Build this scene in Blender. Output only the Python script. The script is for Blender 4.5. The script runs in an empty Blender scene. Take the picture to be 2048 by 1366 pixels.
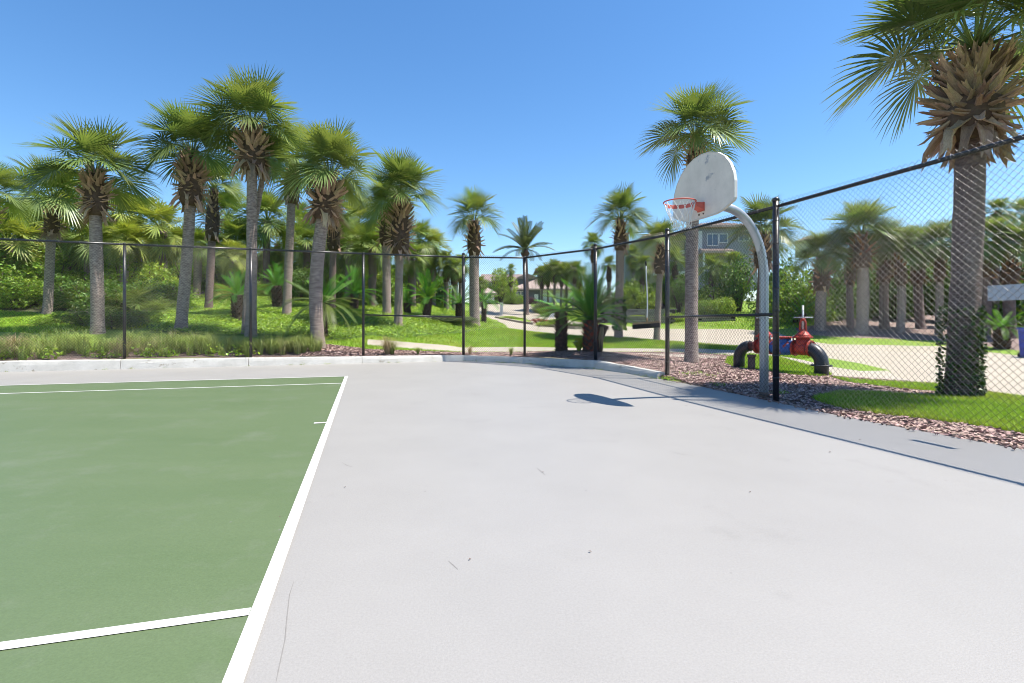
import bpy, bmesh, math, random
import numpy as np
from mathutils import Vector, Matrix, Euler
from mathutils.geometry import delaunay_2d_cdt
R = math.radians
PI = math.pi
scene = bpy.context.scene
col = scene.collection

# ---------------------------------------------------------------- camera, sky, sun, exposure
CAM_H = 1.163
cam_data = bpy.data.cameras.new("camera")
cam = bpy.data.objects.new("camera", cam_data)
col.objects.link(cam)
cam.location = (0, 0, CAM_H)
cam.rotation_euler = (R(90), 0, 0)
cam_data.sensor_width = 36
cam_data.lens = 1026 / 2048 * 36
cam_data.shift_y = -36 / 2048
cam_data.clip_start = 0.05
cam_data.clip_end = 3000
scene.camera = cam

SUN_DIR = Vector((0.478, -0.05, 1.0)).normalized()
SUN_EL = math.asin(SUN_DIR.z)
SUN_AZ = math.atan2(SUN_DIR.x, SUN_DIR.y)
world = bpy.data.worlds.new("World")
scene.world = world
world.use_nodes = True
wn = world.node_tree
bg = wn.nodes["Background"]
sky = wn.nodes.new("ShaderNodeTexSky")
sky.sky_type = 'NISHITA'
sky.sun_disc = False
sky.sun_elevation = SUN_EL
sky.sun_rotation = SUN_AZ
sky.altitude = 0
sky.air_density = 1.0
sky.dust_density = 0.25
sky.ozone_density = 3.0
hs = wn.nodes.new("ShaderNodeHueSaturation")
hs.inputs["Saturation"].default_value = 1.22
wn.links.new(sky.outputs[0], hs.inputs["Color"])
wn.links.new(hs.outputs[0], bg.inputs[0])
bg.inputs[1].default_value = 0.104
sun_data = bpy.data.lights.new("sun", 'SUN')
sun_data.energy = 4.8
sun_data.angle = R(0.5)
sun_data.color = (1.0, 0.945, 0.85)
sun = bpy.data.objects.new("sun", sun_data)
col.objects.link(sun)
sun.rotation_euler = SUN_DIR.to_track_quat('Z', 'Y').to_euler()
sun.location = (20, -4, 40)
scene.view_settings.view_transform = 'Standard'
scene.view_settings.look = 'None'
scene.view_settings.exposure = 1.05
scene.view_settings.gamma = 1.0
scene.view_settings.use_curve_mapping = False
scene.cycles.filter_width = 1.05
scene.cycles.max_bounces = 6
scene.cycles.transparent_max_bounces = 8

# ---------------------------------------------------------------- measuring helper: a sight line cut at a known distance
def px_x(px, Y): return (px - 1024) / 1026 * Y
def px_z(py, Y): return CAM_H + (647 - py) / 1026 * Y
def at(px, py, Y): return Vector((px_x(px, Y), Y, px_z(py, Y)))
def flat(px, py): return (px_x(px, CAM_H * 1026 / (py - 647)), CAM_H * 1026 / (py - 647))
def m_of(px, Y): return px * Y / 1026

# ---------------------------------------------------------------- materials
def mat(name, c1, c2=None, scale=8.0, rough=0.8, bump=0.0, bscale=None, detail=6.0, spec=0.3, metal=0.0,
        stretch=(1, 1, 1), contrast=(0.35, 0.65), island=0.0, objrand=0.0, transl=0.0, speck=0.0, pit=None, c3=None, s3=0.6, t3=(0.55, 0.7)):
    m = bpy.data.materials.new(name)
    m.use_nodes = True
    nt = m.node_tree
    N, L = nt.nodes, nt.links
    p = N["Principled BSDF"]
    p.inputs["Roughness"].default_value = rough
    p.inputs["Metallic"].default_value = metal
    p.inputs["Specular IOR Level"].default_value = spec
    tc = N.new("ShaderNodeTexCoord")
    mp = N.new("ShaderNodeMapping")
    mp.inputs["Scale"].default_value = stretch
    L.new(tc.outputs["Object"], mp.inputs[0])
    c2 = c2 or tuple(x * 0.8 for x in c1)
    nz = N.new("ShaderNodeTexNoise")
    nz.inputs["Scale"].default_value = scale
    nz.inputs["Detail"].default_value = detail
    nz.inputs["Roughness"].default_value = 0.65
    L.new(mp.outputs[0], nz.inputs["Vector"])
    mr = N.new("ShaderNodeMapRange")
    mr.inputs[1].default_value, mr.inputs[2].default_value = contrast
    L.new(nz.outputs[0], mr.inputs[0])
    mx = N.new("ShaderNodeMix")
    mx.data_type = 'RGBA'
    mx.inputs[6].default_value = (*c1, 1)
    mx.inputs[7].default_value = (*c2, 1)
    L.new(mr.outputs[0], mx.inputs[0])
    out = mx.outputs[2]
    if c3:
        n3 = N.new("ShaderNodeTexNoise")
        n3.inputs["Scale"].default_value = s3
        n3.inputs["Detail"].default_value = 8
        n3.inputs["Roughness"].default_value = 0.7
        L.new(tc.outputs["Object"], n3.inputs["Vector"])
        r3 = N.new("ShaderNodeMapRange")
        r3.inputs[1].default_value, r3.inputs[2].default_value = t3
        L.new(n3.outputs[0], r3.inputs[0])
        m3 = N.new("ShaderNodeMix")
        m3.data_type = 'RGBA'
        L.new(r3.outputs[0], m3.inputs[0])
        L.new(out, m3.inputs[6])
        m3.inputs[7].default_value = (*c3, 1)
        out = m3.outputs[2]
    if speck:
        ns = N.new("ShaderNodeTexNoise")
        ns.inputs["Scale"].default_value = 95
        ns.inputs["Detail"].default_value = 4
        ns.inputs["Roughness"].default_value = 0.8
        L.new(tc.outputs["Object"], ns.inputs["Vector"])
        rs = N.new("ShaderNodeMapRange")
        rs.inputs[1].default_value, rs.inputs[2].default_value = 0.3, 0.7
        rs.inputs[3].default_value, rs.inputs[4].default_value = 1 - speck, 1 + speck
        L.new(ns.outputs[0], rs.inputs[0])
        hv = N.new("ShaderNodeHueSaturation")
        L.new(rs.outputs[0], hv.inputs["Value"])
        L.new(out, hv.inputs["Color"])
        out = hv.outputs[0]
    if pit:
        vo = N.new("ShaderNodeTexVoronoi")
        vo.inputs["Scale"].default_value = 2.6
        L.new(tc.outputs["Object"], vo.inputs["Vector"])
        vr = N.new("ShaderNodeMapRange")
        vr.inputs[1].default_value, vr.inputs[2].default_value = 0.012, 0.028
        vr.inputs[3].default_value, vr.inputs[4].default_value = 0.8, 0.0
        L.new(vo.outputs["Distance"], vr.inputs[0])
        mp_ = N.new("ShaderNodeMix")
        mp_.data_type = 'RGBA'
        L.new(vr.outputs[0], mp_.inputs[0])
        L.new(out, mp_.inputs[6])
        mp_.inputs[7].default_value = (*pit, 1)
        out = mp_.outputs[2]
    if island or objrand:
        hsv = N.new("ShaderNodeHueSaturation")
        L.new(out, hsv.inputs["Color"])
        if island:
            g = N.new("ShaderNodeNewGeometry")
            src = g.outputs["Random Per Island"]
            amt = island
        else:
            oi = N.new("ShaderNodeObjectInfo")
            src = oi.outputs["Random"]
            amt = objrand
        v = N.new("ShaderNodeMapRange")
        v.inputs[3].default_value, v.inputs[4].default_value = 1 - amt, 1 + amt
        L.new(src, v.inputs[0])
        L.new(v.outputs[0], hsv.inputs["Value"])
        mm = N.new("ShaderNodeMath")
        mm.operation = 'MULTIPLY'
        mm.inputs[1].default_value = 7.31
        L.new(src, mm.inputs[0])
        fr = N.new("ShaderNodeMath")
        fr.operation = 'FRACT'
        L.new(mm.outputs[0], fr.inputs[0])
        h = N.new("ShaderNodeMapRange")
        h.inputs[3].default_value, h.inputs[4].default_value = 0.5 - amt * 0.06, 0.5 + amt * 0.05
        L.new(fr.outputs[0], h.inputs[0])
        L.new(h.outputs[0], hsv.inputs["Hue"])
        out = hsv.outputs[0]
    L.new(out, p.inputs["Base Color"])
    if bump:
        nb = N.new("ShaderNodeTexNoise")
        nb.inputs["Scale"].default_value = bscale or scale * 4
        nb.inputs["Detail"].default_value = 5
        L.new(mp.outputs[0], nb.inputs["Vector"])
        b = N.new("ShaderNodeBump")
        b.inputs["Strength"].default_value = bump
        b.inputs["Distance"].default_value = 0.02
        L.new(nb.outputs[0], b.inputs["Height"])
        L.new(b.outputs[0], p.inputs["Normal"])
    if transl:
        t = N.new("ShaderNodeBsdfTranslucent")
        br = N.new("ShaderNodeMix")
        br.data_type = 'RGBA'
        br.blend_type = 'MULTIPLY'
        br.inputs[0].default_value = 1
        L.new(out, br.inputs[6])
        br.inputs[7].default_value = (1.25, 1.2, 0.6, 1)
        L.new(br.outputs[2], t.inputs[0])
        ms = N.new("ShaderNodeMixShader")
        ms.inputs[0].default_value = transl
        L.new(p.outputs[0], ms.inputs[1])
        L.new(t.outputs[0], ms.inputs[2])
        L.new(ms.outputs[0], N["Material Output"].inputs[0])
    return m

M = {}
M['concrete'] = mat("court_concrete", (0.272, 0.260, 0.247), (0.246, 0.235, 0.223), scale=0.8, rough=0.5, spec=0.55, bump=0.12, bscale=160, detail=9, contrast=(0.3, 0.7), speck=0.10, pit=(0.15, 0.14, 0.13), c3=(0.195, 0.185, 0.173), s3=1.1, t3=(0.58, 0.9))
M['curb'] = mat("weathered_white_curb", (0.50, 0.485, 0.45), (0.41, 0.395, 0.36), scale=3, rough=0.7, bump=0.4, bscale=40, detail=9, c3=(0.25, 0.225, 0.18), s3=3.2, t3=(0.595, 0.66))
M['green'] = mat("green_court_paint", (0.100, 0.136, 0.064), (0.082, 0.120, 0.050), scale=1.1, rough=0.5, spec=0.5, bump=0.1, bscale=180, detail=9, stretch=(0.35, 1.0, 1), contrast=(0.3, 0.7), speck=0.12, pit=(0.16, 0.17, 0.14), c3=(0.128, 0.152, 0.098), s3=1.6, t3=(0.52, 0.85))
M['line'] = mat("white_line_paint", (0.60, 0.60, 0.59), (0.52, 0.52, 0.51), scale=5, rough=0.6, speck=0.06, c3=(0.36, 0.37, 0.34), s3=9, t3=(0.66, 0.75))
M['road'] = mat("pale_concrete_road", (0.36, 0.315, 0.25), (0.32, 0.28, 0.225), scale=0.6, rough=0.85, bump=0.1, bscale=60, c3=(0.27, 0.24, 0.20), s3=1.5, t3=(0.55, 0.8))
M['walk'] = mat("pale_concrete_walk", (0.37, 0.33, 0.275), (0.32, 0.285, 0.235), scale=1.2, rough=0.85, bump=0.1, bscale=60)
M['lawn'] = mat("lawn_soil", (0.17, 0.27, 0.03), (0.13, 0.21, 0.025), scale=2.5, rough=0.95, bump=0.6, bscale=40, c3=(0.24, 0.26, 0.06), s3=0.5, t3=(0.5, 0.75))
M['cover'] = mat("ground_cover_soil", (0.09, 0.16, 0.022), (0.06, 0.10, 0.018), scale=3, rough=0.95, bump=0.6, bscale=40)
M['mulch'] = mat("bark_mulch_bed", (0.30, 0.205, 0.18), (0.15, 0.095, 0.08), scale=26, rough=0.95, bump=0.9, bscale=45)
M['litter'] = mat("leaf_litter", (0.26, 0.19, 0.165), (0.13, 0.09, 0.08), scale=7, rough=0.95, bump=0.8, bscale=25)
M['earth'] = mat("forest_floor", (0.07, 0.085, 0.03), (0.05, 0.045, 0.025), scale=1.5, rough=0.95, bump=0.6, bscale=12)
M['chip'] = mat("bark_chip", (0.385, 0.28, 0.245), (0.25, 0.17, 0.145), scale=30, rough=0.9, island=0.55)
M['blade'] = mat("grass_blade", (0.28, 0.44, 0.035), (0.21, 0.35, 0.03), scale=1.5, rough=0.6, island=0.35, transl=0.3, c3=(0.38, 0.38, 0.08), s3=0.7, t3=(0.5, 0.75))
M['jasmine'] = mat("ground_cover_leaf", (0.30, 0.44, 0.045), (0.21, 0.34, 0.035), scale=1.5, rough=0.42, island=0.4, transl=0.28, spec=0.45)
M['frond'] = mat("sabal_frond", (0.19, 0.242, 0.078), (0.125, 0.19, 0.056), scale=3, rough=0.36, spec=0.5, objrand=0.32, transl=0.3)
M['frond_far'] = mat("far_palm_frond", (0.19, 0.25, 0.06), (0.13, 0.195, 0.045), scale=0.9, rough=0.5, spec=0.3, island=0.35, transl=0.28)
M['frond_yellow'] = mat("yellow_green_frond", (0.29, 0.325, 0.07), (0.20, 0.26, 0.052), scale=0.9, rough=0.5, spec=0.3, island=0.3, transl=0.3)
M['dead'] = mat("dead_frond", (0.30, 0.215, 0.13), (0.20, 0.13, 0.08), scale=4, rough=0.8, objrand=0.3)
M['petiole'] = mat("petiole", (0.22, 0.25, 0.08), (0.17, 0.19, 0.06), scale=4, rough=0.5)
M['boot'] = mat("palm_boot", (0.52, 0.375, 0.27), (0.28, 0.18, 0.125), scale=9, rough=0.85, stretch=(1, 5, 5), contrast=(0.3, 0.7), objrand=0.42, bump=0.6)
M['boot_far'] = mat("palm_boot_far", (0.40, 0.235, 0.15), (0.22, 0.125, 0.08), scale=5, rough=0.85, island=0.5)
M['trunk'] = mat("palm_trunk", (0.37, 0.30, 0.265), (0.17, 0.125, 0.11), scale=8, rough=0.9, stretch=(1, 1, 4), bump=1.0, bscale=12, contrast=(0.38, 0.62), c3=(0.12, 0.075, 0.06), s3=1.3, t3=(0.56, 0.70))
M['trunk_dark'] = mat("dark_palm_trunk", (0.25, 0.185, 0.17), (0.085, 0.055, 0.05), scale=10, rough=0.95, stretch=(1, 1, 4), bump=1.2, bscale=16, contrast=(0.36, 0.64), c3=(0.30, 0.25, 0.235), s3=2.5, t3=(0.55, 0.72))
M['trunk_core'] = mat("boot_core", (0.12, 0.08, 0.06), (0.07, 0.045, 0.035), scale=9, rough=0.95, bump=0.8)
M['cycad'] = mat("cycad_leaflet", (0.11, 0.29, 0.022), (0.07, 0.21, 0.018), scale=3, rough=0.45, spec=0.3, objrand=0.4, transl=0.28)
M['cycad_pale'] = mat("pale_cycad_leaflet", (0.20, 0.26, 0.06), (0.15, 0.21, 0.045), scale=3, rough=0.45, objrand=0.3, transl=0.15)
M['cycad_trunk'] = mat("cycad_trunk", (0.10, 0.066, 0.05), (0.05, 0.034, 0.028), scale=12, rough=0.95, bump=1.0, bscale=14)
M['cycad_scale'] = mat("cycad_scale", (0.13, 0.075, 0.055), (0.07, 0.042, 0.034), scale=12, rough=0.9, island=0.4)
M['rust_scale'] = mat("rusty_cycad_scale", (0.30, 0.085, 0.045), (0.16, 0.06, 0.035), scale=6, rough=0.9, island=0.4)
M['date'] = mat("date_leaflet", (0.12, 0.15, 0.075), (0.09, 0.115, 0.055), scale=3, rough=0.5, objrand=0.2, transl=0.15)
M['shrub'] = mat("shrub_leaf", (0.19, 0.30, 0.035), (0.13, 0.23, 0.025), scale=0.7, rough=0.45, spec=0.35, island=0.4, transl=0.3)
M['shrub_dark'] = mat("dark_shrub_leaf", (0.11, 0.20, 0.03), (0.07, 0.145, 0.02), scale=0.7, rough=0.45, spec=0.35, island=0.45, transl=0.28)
M['shrub_lime'] = mat("lime_shrub_leaf", (0.30, 0.40, 0.045), (0.21, 0.32, 0.035), scale=0.7, rough=0.45, spec=0.45, island=0.35, transl=0.3)
M['shrub_grey'] = mat("grey_shrub_leaf", (0.17, 0.21, 0.10), (0.12, 0.17, 0.07), scale=0.7, rough=0.5, island=0.35, transl=0.2)
M['ivy'] = mat("dark_ivy_leaf", (0.05, 0.095, 0.016), (0.03, 0.06, 0.012), scale=2, rough=0.4, spec=0.4, island=0.6, transl=0.15)
M['scuff_dark'] = mat("scuff_mark", (0.17, 0.162, 0.153), (0.21, 0.20, 0.19), scale=30, rough=0.6)
M['scuff_pale'] = mat("pale_scuff", (0.17, 0.195, 0.15), (0.14, 0.165, 0.115), scale=14, rough=0.7)
M['purple'] = mat("purple_leaf", (0.11, 0.022, 0.045), (0.07, 0.015, 0.03), scale=1, rough=0.5, island=0.4)
M['coral'] = mat("coral_flower", (0.40, 0.10, 0.07), (0.32, 0.12, 0.06), scale=2, rough=0.6, island=0.4)
M['stem'] = mat("woody_stem", (0.10, 0.07, 0.055), (0.06, 0.045, 0.035), scale=8, rough=0.95, bump=0.6)
M['muhly'] = mat("muhly_grass", (0.30, 0.36, 0.11), (0.22, 0.30, 0.075), scale=1.2, rough=0.6, island=0.35, transl=0.3, c3=(0.42, 0.34, 0.22), s3=0.8, t3=(0.52, 0.68))
M['muhly_dry'] = mat("dry_grass", (0.44, 0.34, 0.23), (0.33, 0.27, 0.13), scale=1.2, rough=0.7, island=0.35, transl=0.25)
M['black'] = mat("black_vinyl_coat", (0.012, 0.012, 0.017), (0.010, 0.010, 0.013), scale=10, rough=0.30, spec=0.6)
M['wire'] = mat("black_vinyl_wire", (0.012, 0.012, 0.015), (0.009, 0.009, 0.011), scale=10, rough=0.26, spec=0.62)
M['tie'] = mat("tie_wire", (0.30, 0.30, 0.33), (0.22, 0.22, 0.24), scale=10, rough=0.4, metal=0.6)
M['galv'] = mat("galvanised_steel", (0.46, 0.49, 0.54), (0.36, 0.39, 0.44), scale=6, rough=0.42, metal=0.55, spec=0.5, stretch=(1, 1, 0.4))
M['board'] = mat("weathered_backboard", (0.78, 0.68, 0.615), (0.66, 0.575, 0.52), scale=3.2, rough=0.6, detail=9, c3=(0.36, 0.345, 0.37), s3=3.4, t3=(0.63, 0.69))
M['board_edge'] = mat("backboard_edge", (0.60, 0.59, 0.57), (0.54, 0.53, 0.51), scale=4, rough=0.6)
M['rim'] = mat("faded_red_rim", (0.58, 0.13, 0.095), (0.48, 0.10, 0.08), scale=8, rough=0.5)
M['net'] = mat("white_net", (0.72, 0.71, 0.70), (0.60, 0.59, 0.58), scale=10, rough=0.8)
M['valve_red'] = mat("red_valve_paint", (0.46, 0.06, 0.04), (0.34, 0.045, 0.03), scale=7, rough=0.45, c3=(0.15, 0.04, 0.03), s3=6, t3=(0.58, 0.66))
M['valve_blue'] = mat("flaking_blue_paint", (0.035, 0.13, 0.42), (0.03, 0.10, 0.32), scale=6, rough=0.5, c3=(0.34, 0.07, 0.05), s3=5.0, t3=(0.53, 0.57))
M['pipe_black'] = mat("black_iron_pipe", (0.022, 0.026, 0.036), (0.014, 0.016, 0.022), scale=7, rough=0.42, spec=0.5)
M['pipe_maroon'] = mat("maroon_pipe", (0.14, 0.035, 0.03), (0.05, 0.022, 0.022), scale=4, rough=0.5)
M['rust'] = mat("rusty_post", (0.17, 0.12, 0.10), (0.09, 0.06, 0.05), scale=10, rough=0.9, bump=0.5)
M['white_metal'] = mat("white_enamel", (0.60, 0.60, 0.62), (0.55, 0.55, 0.57), scale=4, rough=0.45)
M['sign_back'] = mat("sign_back_aluminium", (0.46, 0.49, 0.55), (0.42, 0.45, 0.51), scale=3, rough=0.5)
M['wood'] = mat("broom_wood", (0.33, 0.22, 0.13), (0.24, 0.16, 0.09), scale=6, rough=0.6)
M['bristle'] = mat("dark_bristles", (0.03, 0.03, 0.03), (0.015, 0.015, 0.015), scale=60, rough=0.8)
M['shingle'] = mat("grey_wood_siding", (0.30, 0.305, 0.33), (0.23, 0.235, 0.255), scale=3, rough=0.85, stretch=(1, 1, 8), bump=0.5)
M['dark_siding'] = mat("dark_siding", (0.115, 0.12, 0.14), (0.085, 0.09, 0.105), scale=3, rough=0.85, stretch=(1, 1, 6), bump=0.4)
M['cream'] = mat("cream_siding", (0.42, 0.38, 0.29), (0.36, 0.33, 0.25), scale=2, rough=0.85, stretch=(1, 1, 6))
M['roof'] = mat("terracotta_roof", (0.40, 0.315, 0.275), (0.31, 0.24, 0.205), scale=3, rough=0.85, bump=0.6, bscale=9)
M['roof_brown'] = mat("brown_tile_roof", (0.28, 0.215, 0.195), (0.22, 0.17, 0.15), scale=2, rough=0.85, bump=0.6, bscale=9)
M['trim'] = mat("white_trim", (0.66, 0.66, 0.65), (0.6, 0.6, 0.59), scale=4, rough=0.6)
M['pane'] = mat("window_glass", (0.10, 0.14, 0.20), (0.07, 0.10, 0.14), scale=1, rough=0.08, spec=0.8)
M['stone'] = mat("terrace_stone", (0.33, 0.29, 0.265), (0.22, 0.19, 0.175), scale=7, rough=0.9, bump=0.6, objrand=0.25)
M['bin'] = mat("blue_plastic", (0.015, 0.055, 0.42), (0.012, 0.045, 0.36), scale=3, rough=0.35, spec=0.5)
M['dark_gap'] = mat("dark_joint", (0.05, 0.045, 0.04), (0.03, 0.028, 0.025), scale=20, rough=0.9)

# ---------------------------------------------------------------- mesh helpers
def link(o): col.objects.link(o); return o

def np_mesh(name, V, F, smooth=False):
    """V (n,3) array, F (m,k) array of one face size."""
    V = np.asarray(V, dtype=np.float32).reshape(-1, 3)
    F = np.asarray(F, dtype=np.int32)
    me = bpy.data.meshes.new(name)
    me.vertices.add(len(V))
    me.vertices.foreach_set("co", V.ravel())
    k = F.shape[1]
    me.loops.add(F.size)
    me.loops.foreach_set("vertex_index", F.ravel())
    me.polygons.add(len(F))
    me.polygons.foreach_set("loop_start", np.arange(0, F.size, k, dtype=np.int32))
    me.polygons.foreach_set("use_smooth", np.full(len(F), smooth, dtype=bool))
    me.update(calc_edges=True)
    return me

class MB:
    def __init__(s): s.v = []; s.f = []; s.sm = []
    def add(s, verts, faces, smooth=False):
        b = len(s.v)
        s.v += [tuple(v) for v in verts]
        for f in faces: s.f.append([i + b for i in f]); s.sm.append(smooth)
        return s
    def box(s, c, d, rot=None, bev=0.0):
        hx, hy, hz = d[0] / 2, d[1] / 2, d[2] / 2
        vs = [Vector((x * hx, y * hy, z * hz)) for z in (-1, 1) for y in (-1, 1) for x in (-1, 1)]
        if rot is not None:
            m = rot if isinstance(rot, Matrix) else Matrix.Rotation(rot, 3, 'Z')
            vs = [m @ v for v in vs]
        vs = [v + Vector(c) for v in vs]
        return s.add(vs, [(0, 2, 3, 1), (4, 5, 7, 6), (0, 1, 5, 4), (2, 6, 7, 3), (0, 4, 6, 2), (1, 3, 7, 5)])
    def tube(s, pts, rad, n=10, caps=True, smooth=True):
        pts = [Vector(p) for p in pts]
        if not hasattr(rad, '__len__'): rad = [rad] * len(pts)
        up = None
        rings = []
        for i, p in enumerate(pts):
            if i == 0: t = pts[1] - p
            elif i == len(pts) - 1: t = p - pts[i - 1]
            else: t = (pts[i + 1] - p).normalized() + (p - pts[i - 1]).normalized()
            t.normalize()
            if up is None:
                a = Vector((0, 0, 1)) if abs(t.z) < 0.9 else Vector((1, 0, 0))
                up = (a - t * a.dot(t)).normalized()
            else:
                up = (up - t * up.dot(t)).normalized()
            sd = t.cross(up)
            rings.append([p + (up * math.cos(2 * PI * k / n) + sd * math.sin(2 * PI * k / n)) * rad[i] for k in range(n)])
        vs = [v for r in rings for v in r]
        fs = []
        for i in range(len(pts) - 1):
            for k in range(n):
                fs.append((i * n + k, i * n + (k + 1) % n, (i + 1) * n + (k + 1) % n, (i + 1) * n + k))
        s.add(vs, fs, smooth)
        if caps:
            b = len(s.v) - len(vs)
            s.f.append([b + k for k in range(n)][::-1]); s.sm.append(False)
            e = b + (len(pts) - 1) * n
            s.f.append([e + k for k in range(n)]); s.sm.append(False)
        return s
    def prism(s, poly, axis_o, ax, ay, an, depth):
        """flat outline poly [(a,b)] on axes ax, ay from axis_o, extruded along an by depth"""
        o, ax, ay, an = Vector(axis_o), Vector(ax), Vector(ay), Vector(an)
        n = len(poly)
        vs = [o + ax * a + ay * b for a, b in poly] + [o + ax * a + ay * b + an * depth for a, b in poly]
        fs = [tuple(range(n))[::-1], tuple(range(n, 2 * n))] + [(i, (i + 1) % n, n + (i + 1) % n, n + i) for i in range(n)]
        return s.add(vs, fs)
    def mesh(s, name):
        me = bpy.data.meshes.new(name)
        me.from_pydata(s.v, [], s.f)
        me.polygons.foreach_set("use_smooth", s.sm)
        me.update()
        return me
    def build(s, name, m, parent=None, loc=None):
        return obj(name, s.mesh(name), m, parent, loc)

def obj(name, me, m, parent=None, loc=None, rot=None, scale=None):
    o = bpy.data.objects.new(name, me)
    if m is not None and len(me.materials) == 0: me.materials.append(m)
    link(o)
    if parent is not None: o.parent = parent
    if loc is not None: o.location = loc
    if rot is not None: o.rotation_euler = rot
    if scale is not None: o.scale = (scale,) * 3 if not hasattr(scale, '__len__') else scale
    return o

def tag(o, label, cat, group=None):
    o["label"] = label; o["category"] = cat
    if group: o["group"] = group
    return o
def thing(name, label, cat, loc, rz=0, group=None):
    o = bpy.data.objects.new(name, None)
    o.empty_display_size = 0.2
    link(o)
    o.location = loc; o.rotation_euler = (0, 0, rz)
    return tag(o, label, cat, group)
def structure(o): o["kind"] = "structure"; return o
def stuff(o): o["kind"] = "stuff"; return o

# ---------------------------------------------------------------- terrain height
ANCH = [  # sight line (x, y) and distance where the ground is met
 (0,712,13.2),(195,665,16),(50,640,22),(95,630,22),(363,660,17.5),(500,670,16.5),(635,695,15.7),(575,628,22),(415,622,24.5),
 (795,648,21),(775,628,24),(660,620,26),(740,700,17),(860,650,22),(900,625,30),(390,600,30),(200,600,28),(20,605,28),(700,590,32),(300,585,34),
 (100,580,36),(550,580,36),(800,600,36),
 (1960,782,8.84),(2048,795,8.06),(1776,740,12.6),(1660,716,14.6),(1580,703,17.3),(1500,694,19.5),(1400,687,20.8),(1321,681,21.6),
 (1241,674,22.5),(1186,673.5,22.8),(1115,669,23.7),(1060,664,25.3),(1020,659,27.2),(990,645,32),(965,634,37),(955,628,41),(960,618,47),(985,608,57),(1000,604.5,64),
 (1057,604.5,64),(1062,612,54),(1075,622,46),(1100,634,40),(1150,643,35),(1190,648,32.5),(1250,653,30.5),(1320,657.5,29.5),(1480,658.5,29),(1540,664,27.5),
 (1600,680,24),(1664,689,22.5),(1800,691,22),(1895,693,21.5),(1964,703,18.5),(2048,712,16.5),
 (1740,664,26),(1600,655,27),(1880,670,25),(1990,690,20),(1400,640,33),(1300,630,36),(1250,635,35),(1300,600,41),(1450,600,40),(1600,630,33),(1800,630,34),(2000,640,30),
 (1049,705,17.9),(925,705.5,17.6),(1200,706,18),(1380,707,18.2),(1480,713,17),(1540,724,15),(1600,738,13),(1664,752.5,11.3),(1777,760,10.6),(1887,768,9.8),
 (925,696,19.3),(1049,694,19.6),(1200,697,19.5),(1400,697,19.2),(1383,727,14.1),(1123,703,15.5),(1180,702,14.9),(1645,752,11.36),(1478,737,13.2),
]
pts = []
for px, py, Y in ANCH:
    p = at(px, py, Y)
    pts.append((p.x, p.y, p.z))
for a in [(-24,9,.3),(-24,14,1.0),(-40,22,2),(-40,40,3.5),(-15,45,3.6),(0,80,3.85),(-30,80,4),(30,80,4.2),(60,60,4),(60,25,1.2),(40,12,.2),(25,5,0),(12,3,-.02),(8,0,-.02),(7,-6,-.02),
          (0,-20,0),(-30,-10,0),(30,-20,0),(0,-60,0),(-80,0,1),(90,0,.5),(0,150,4),(-100,120,4),(100,120,4),(4.2,7.6,-.03),(5.0,5.0,-.02),(4.6,6.2,-.03),(6,6.5,-.02),(5.5,8.5,-.01),(5.2,3.4,-.02),
          (3.6,10.5,.02),(3.0,12,.1),(2.5,13.5,.17),(.5,15.2,.17),(-1.5,16.2,.15),(-4.4,15.4,.2),(-7.2,14.4,.22),(-9.9,13.1,.24),(-12.4,12.5,.25),(-16,11.2,.25)]:
    pts.append(a)
pts = np.array(pts)
_P = pts[:, :2]
_d = np.linalg.norm(_P[:, None] - _P[None], axis=2)
_A = np.block([[-_d + np.eye(len(_P)) * 0.15, np.ones((len(_P), 1))], [np.ones((1, len(_P))), np.zeros((1, 1))]])
_w = np.linalg.solve(_A, np.append(pts[:, 2], 0))
def ground_z(xy):
    xy = np.atleast_2d(np.asarray(xy, dtype=float))
    out = np.empty(len(xy))
    for i in range(0, len(xy), 20000):
        q = xy[i:i + 20000]
        d = np.linalg.norm(q[:, None] - _P[None], axis=2)
        out[i:i + 20000] = -d @ _w[:-1] + _w[-1]
    return np.clip(out, -0.4, 6.0)
def gz(x, y): return float(ground_z([(x, y)])[0])
def on(px, Y):
    x = px_x(px, Y)
    return Vector((x, Y, gz(x, Y)))
def hit(px, py, lo=4.0, hi=70.0):
    """ground point seen along a sight line of the survey"""
    Y = np.linspace(lo, hi, 1400)
    X = (px - 1024) / 1026 * Y
    Z = CAM_H + (647 - py) / 1026 * Y
    g = ground_z(np.stack([X, Y], 1))
    s = np.where(Z <= g)[0]
    k = s[0] if len(s) else len(Y) - 1
    return (float(X[k]), float(Y[k]))

# ---------------------------------------------------------------- regions of the ground
CURB = [(-24.0, 8.25), (-12.3, 12.3), (-9.97, 12.83), (-7.2, 14.05), (-4.4, 15.05), (-1.5, 16.0), (0.36, 14.95), (2.15, 13.25), (2.75, 12.0), (3.13, 10.8)]
CURB[2] = (-9.97, 13.1)
REDGE = [(3.22, 10.5), (3.57, 9.25), (3.85, 7.8), (4.03, 6.94), (4.16, 6.31), (4.47, 5.45), (4.78, 4.6), (5.05, 3.6), (5.3, 2.4), (5.6, 0.5), (5.9, -2), (6.2, -6), (6.5, -11)]
COURT = CURB + REDGE + [(-24.0, -11)]
def spl(a, b, n): return [(a[0] + (b[0] - a[0]) * i / n, a[1] + (b[1] - a[1]) * i / n) for i in range(n)]
def dens(poly, step):
    out = []
    for i in range(len(poly)):
        a, b = poly[i], poly[(i + 1) % len(poly)]
        n = max(1, int(math.dist(a, b) / step))
        out += spl(a, b, n)
    return out
def P(*l): return [(px_x(p[0], p[2]), p[2]) if len(p) == 3 else hit(*p) for p in l]
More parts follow.
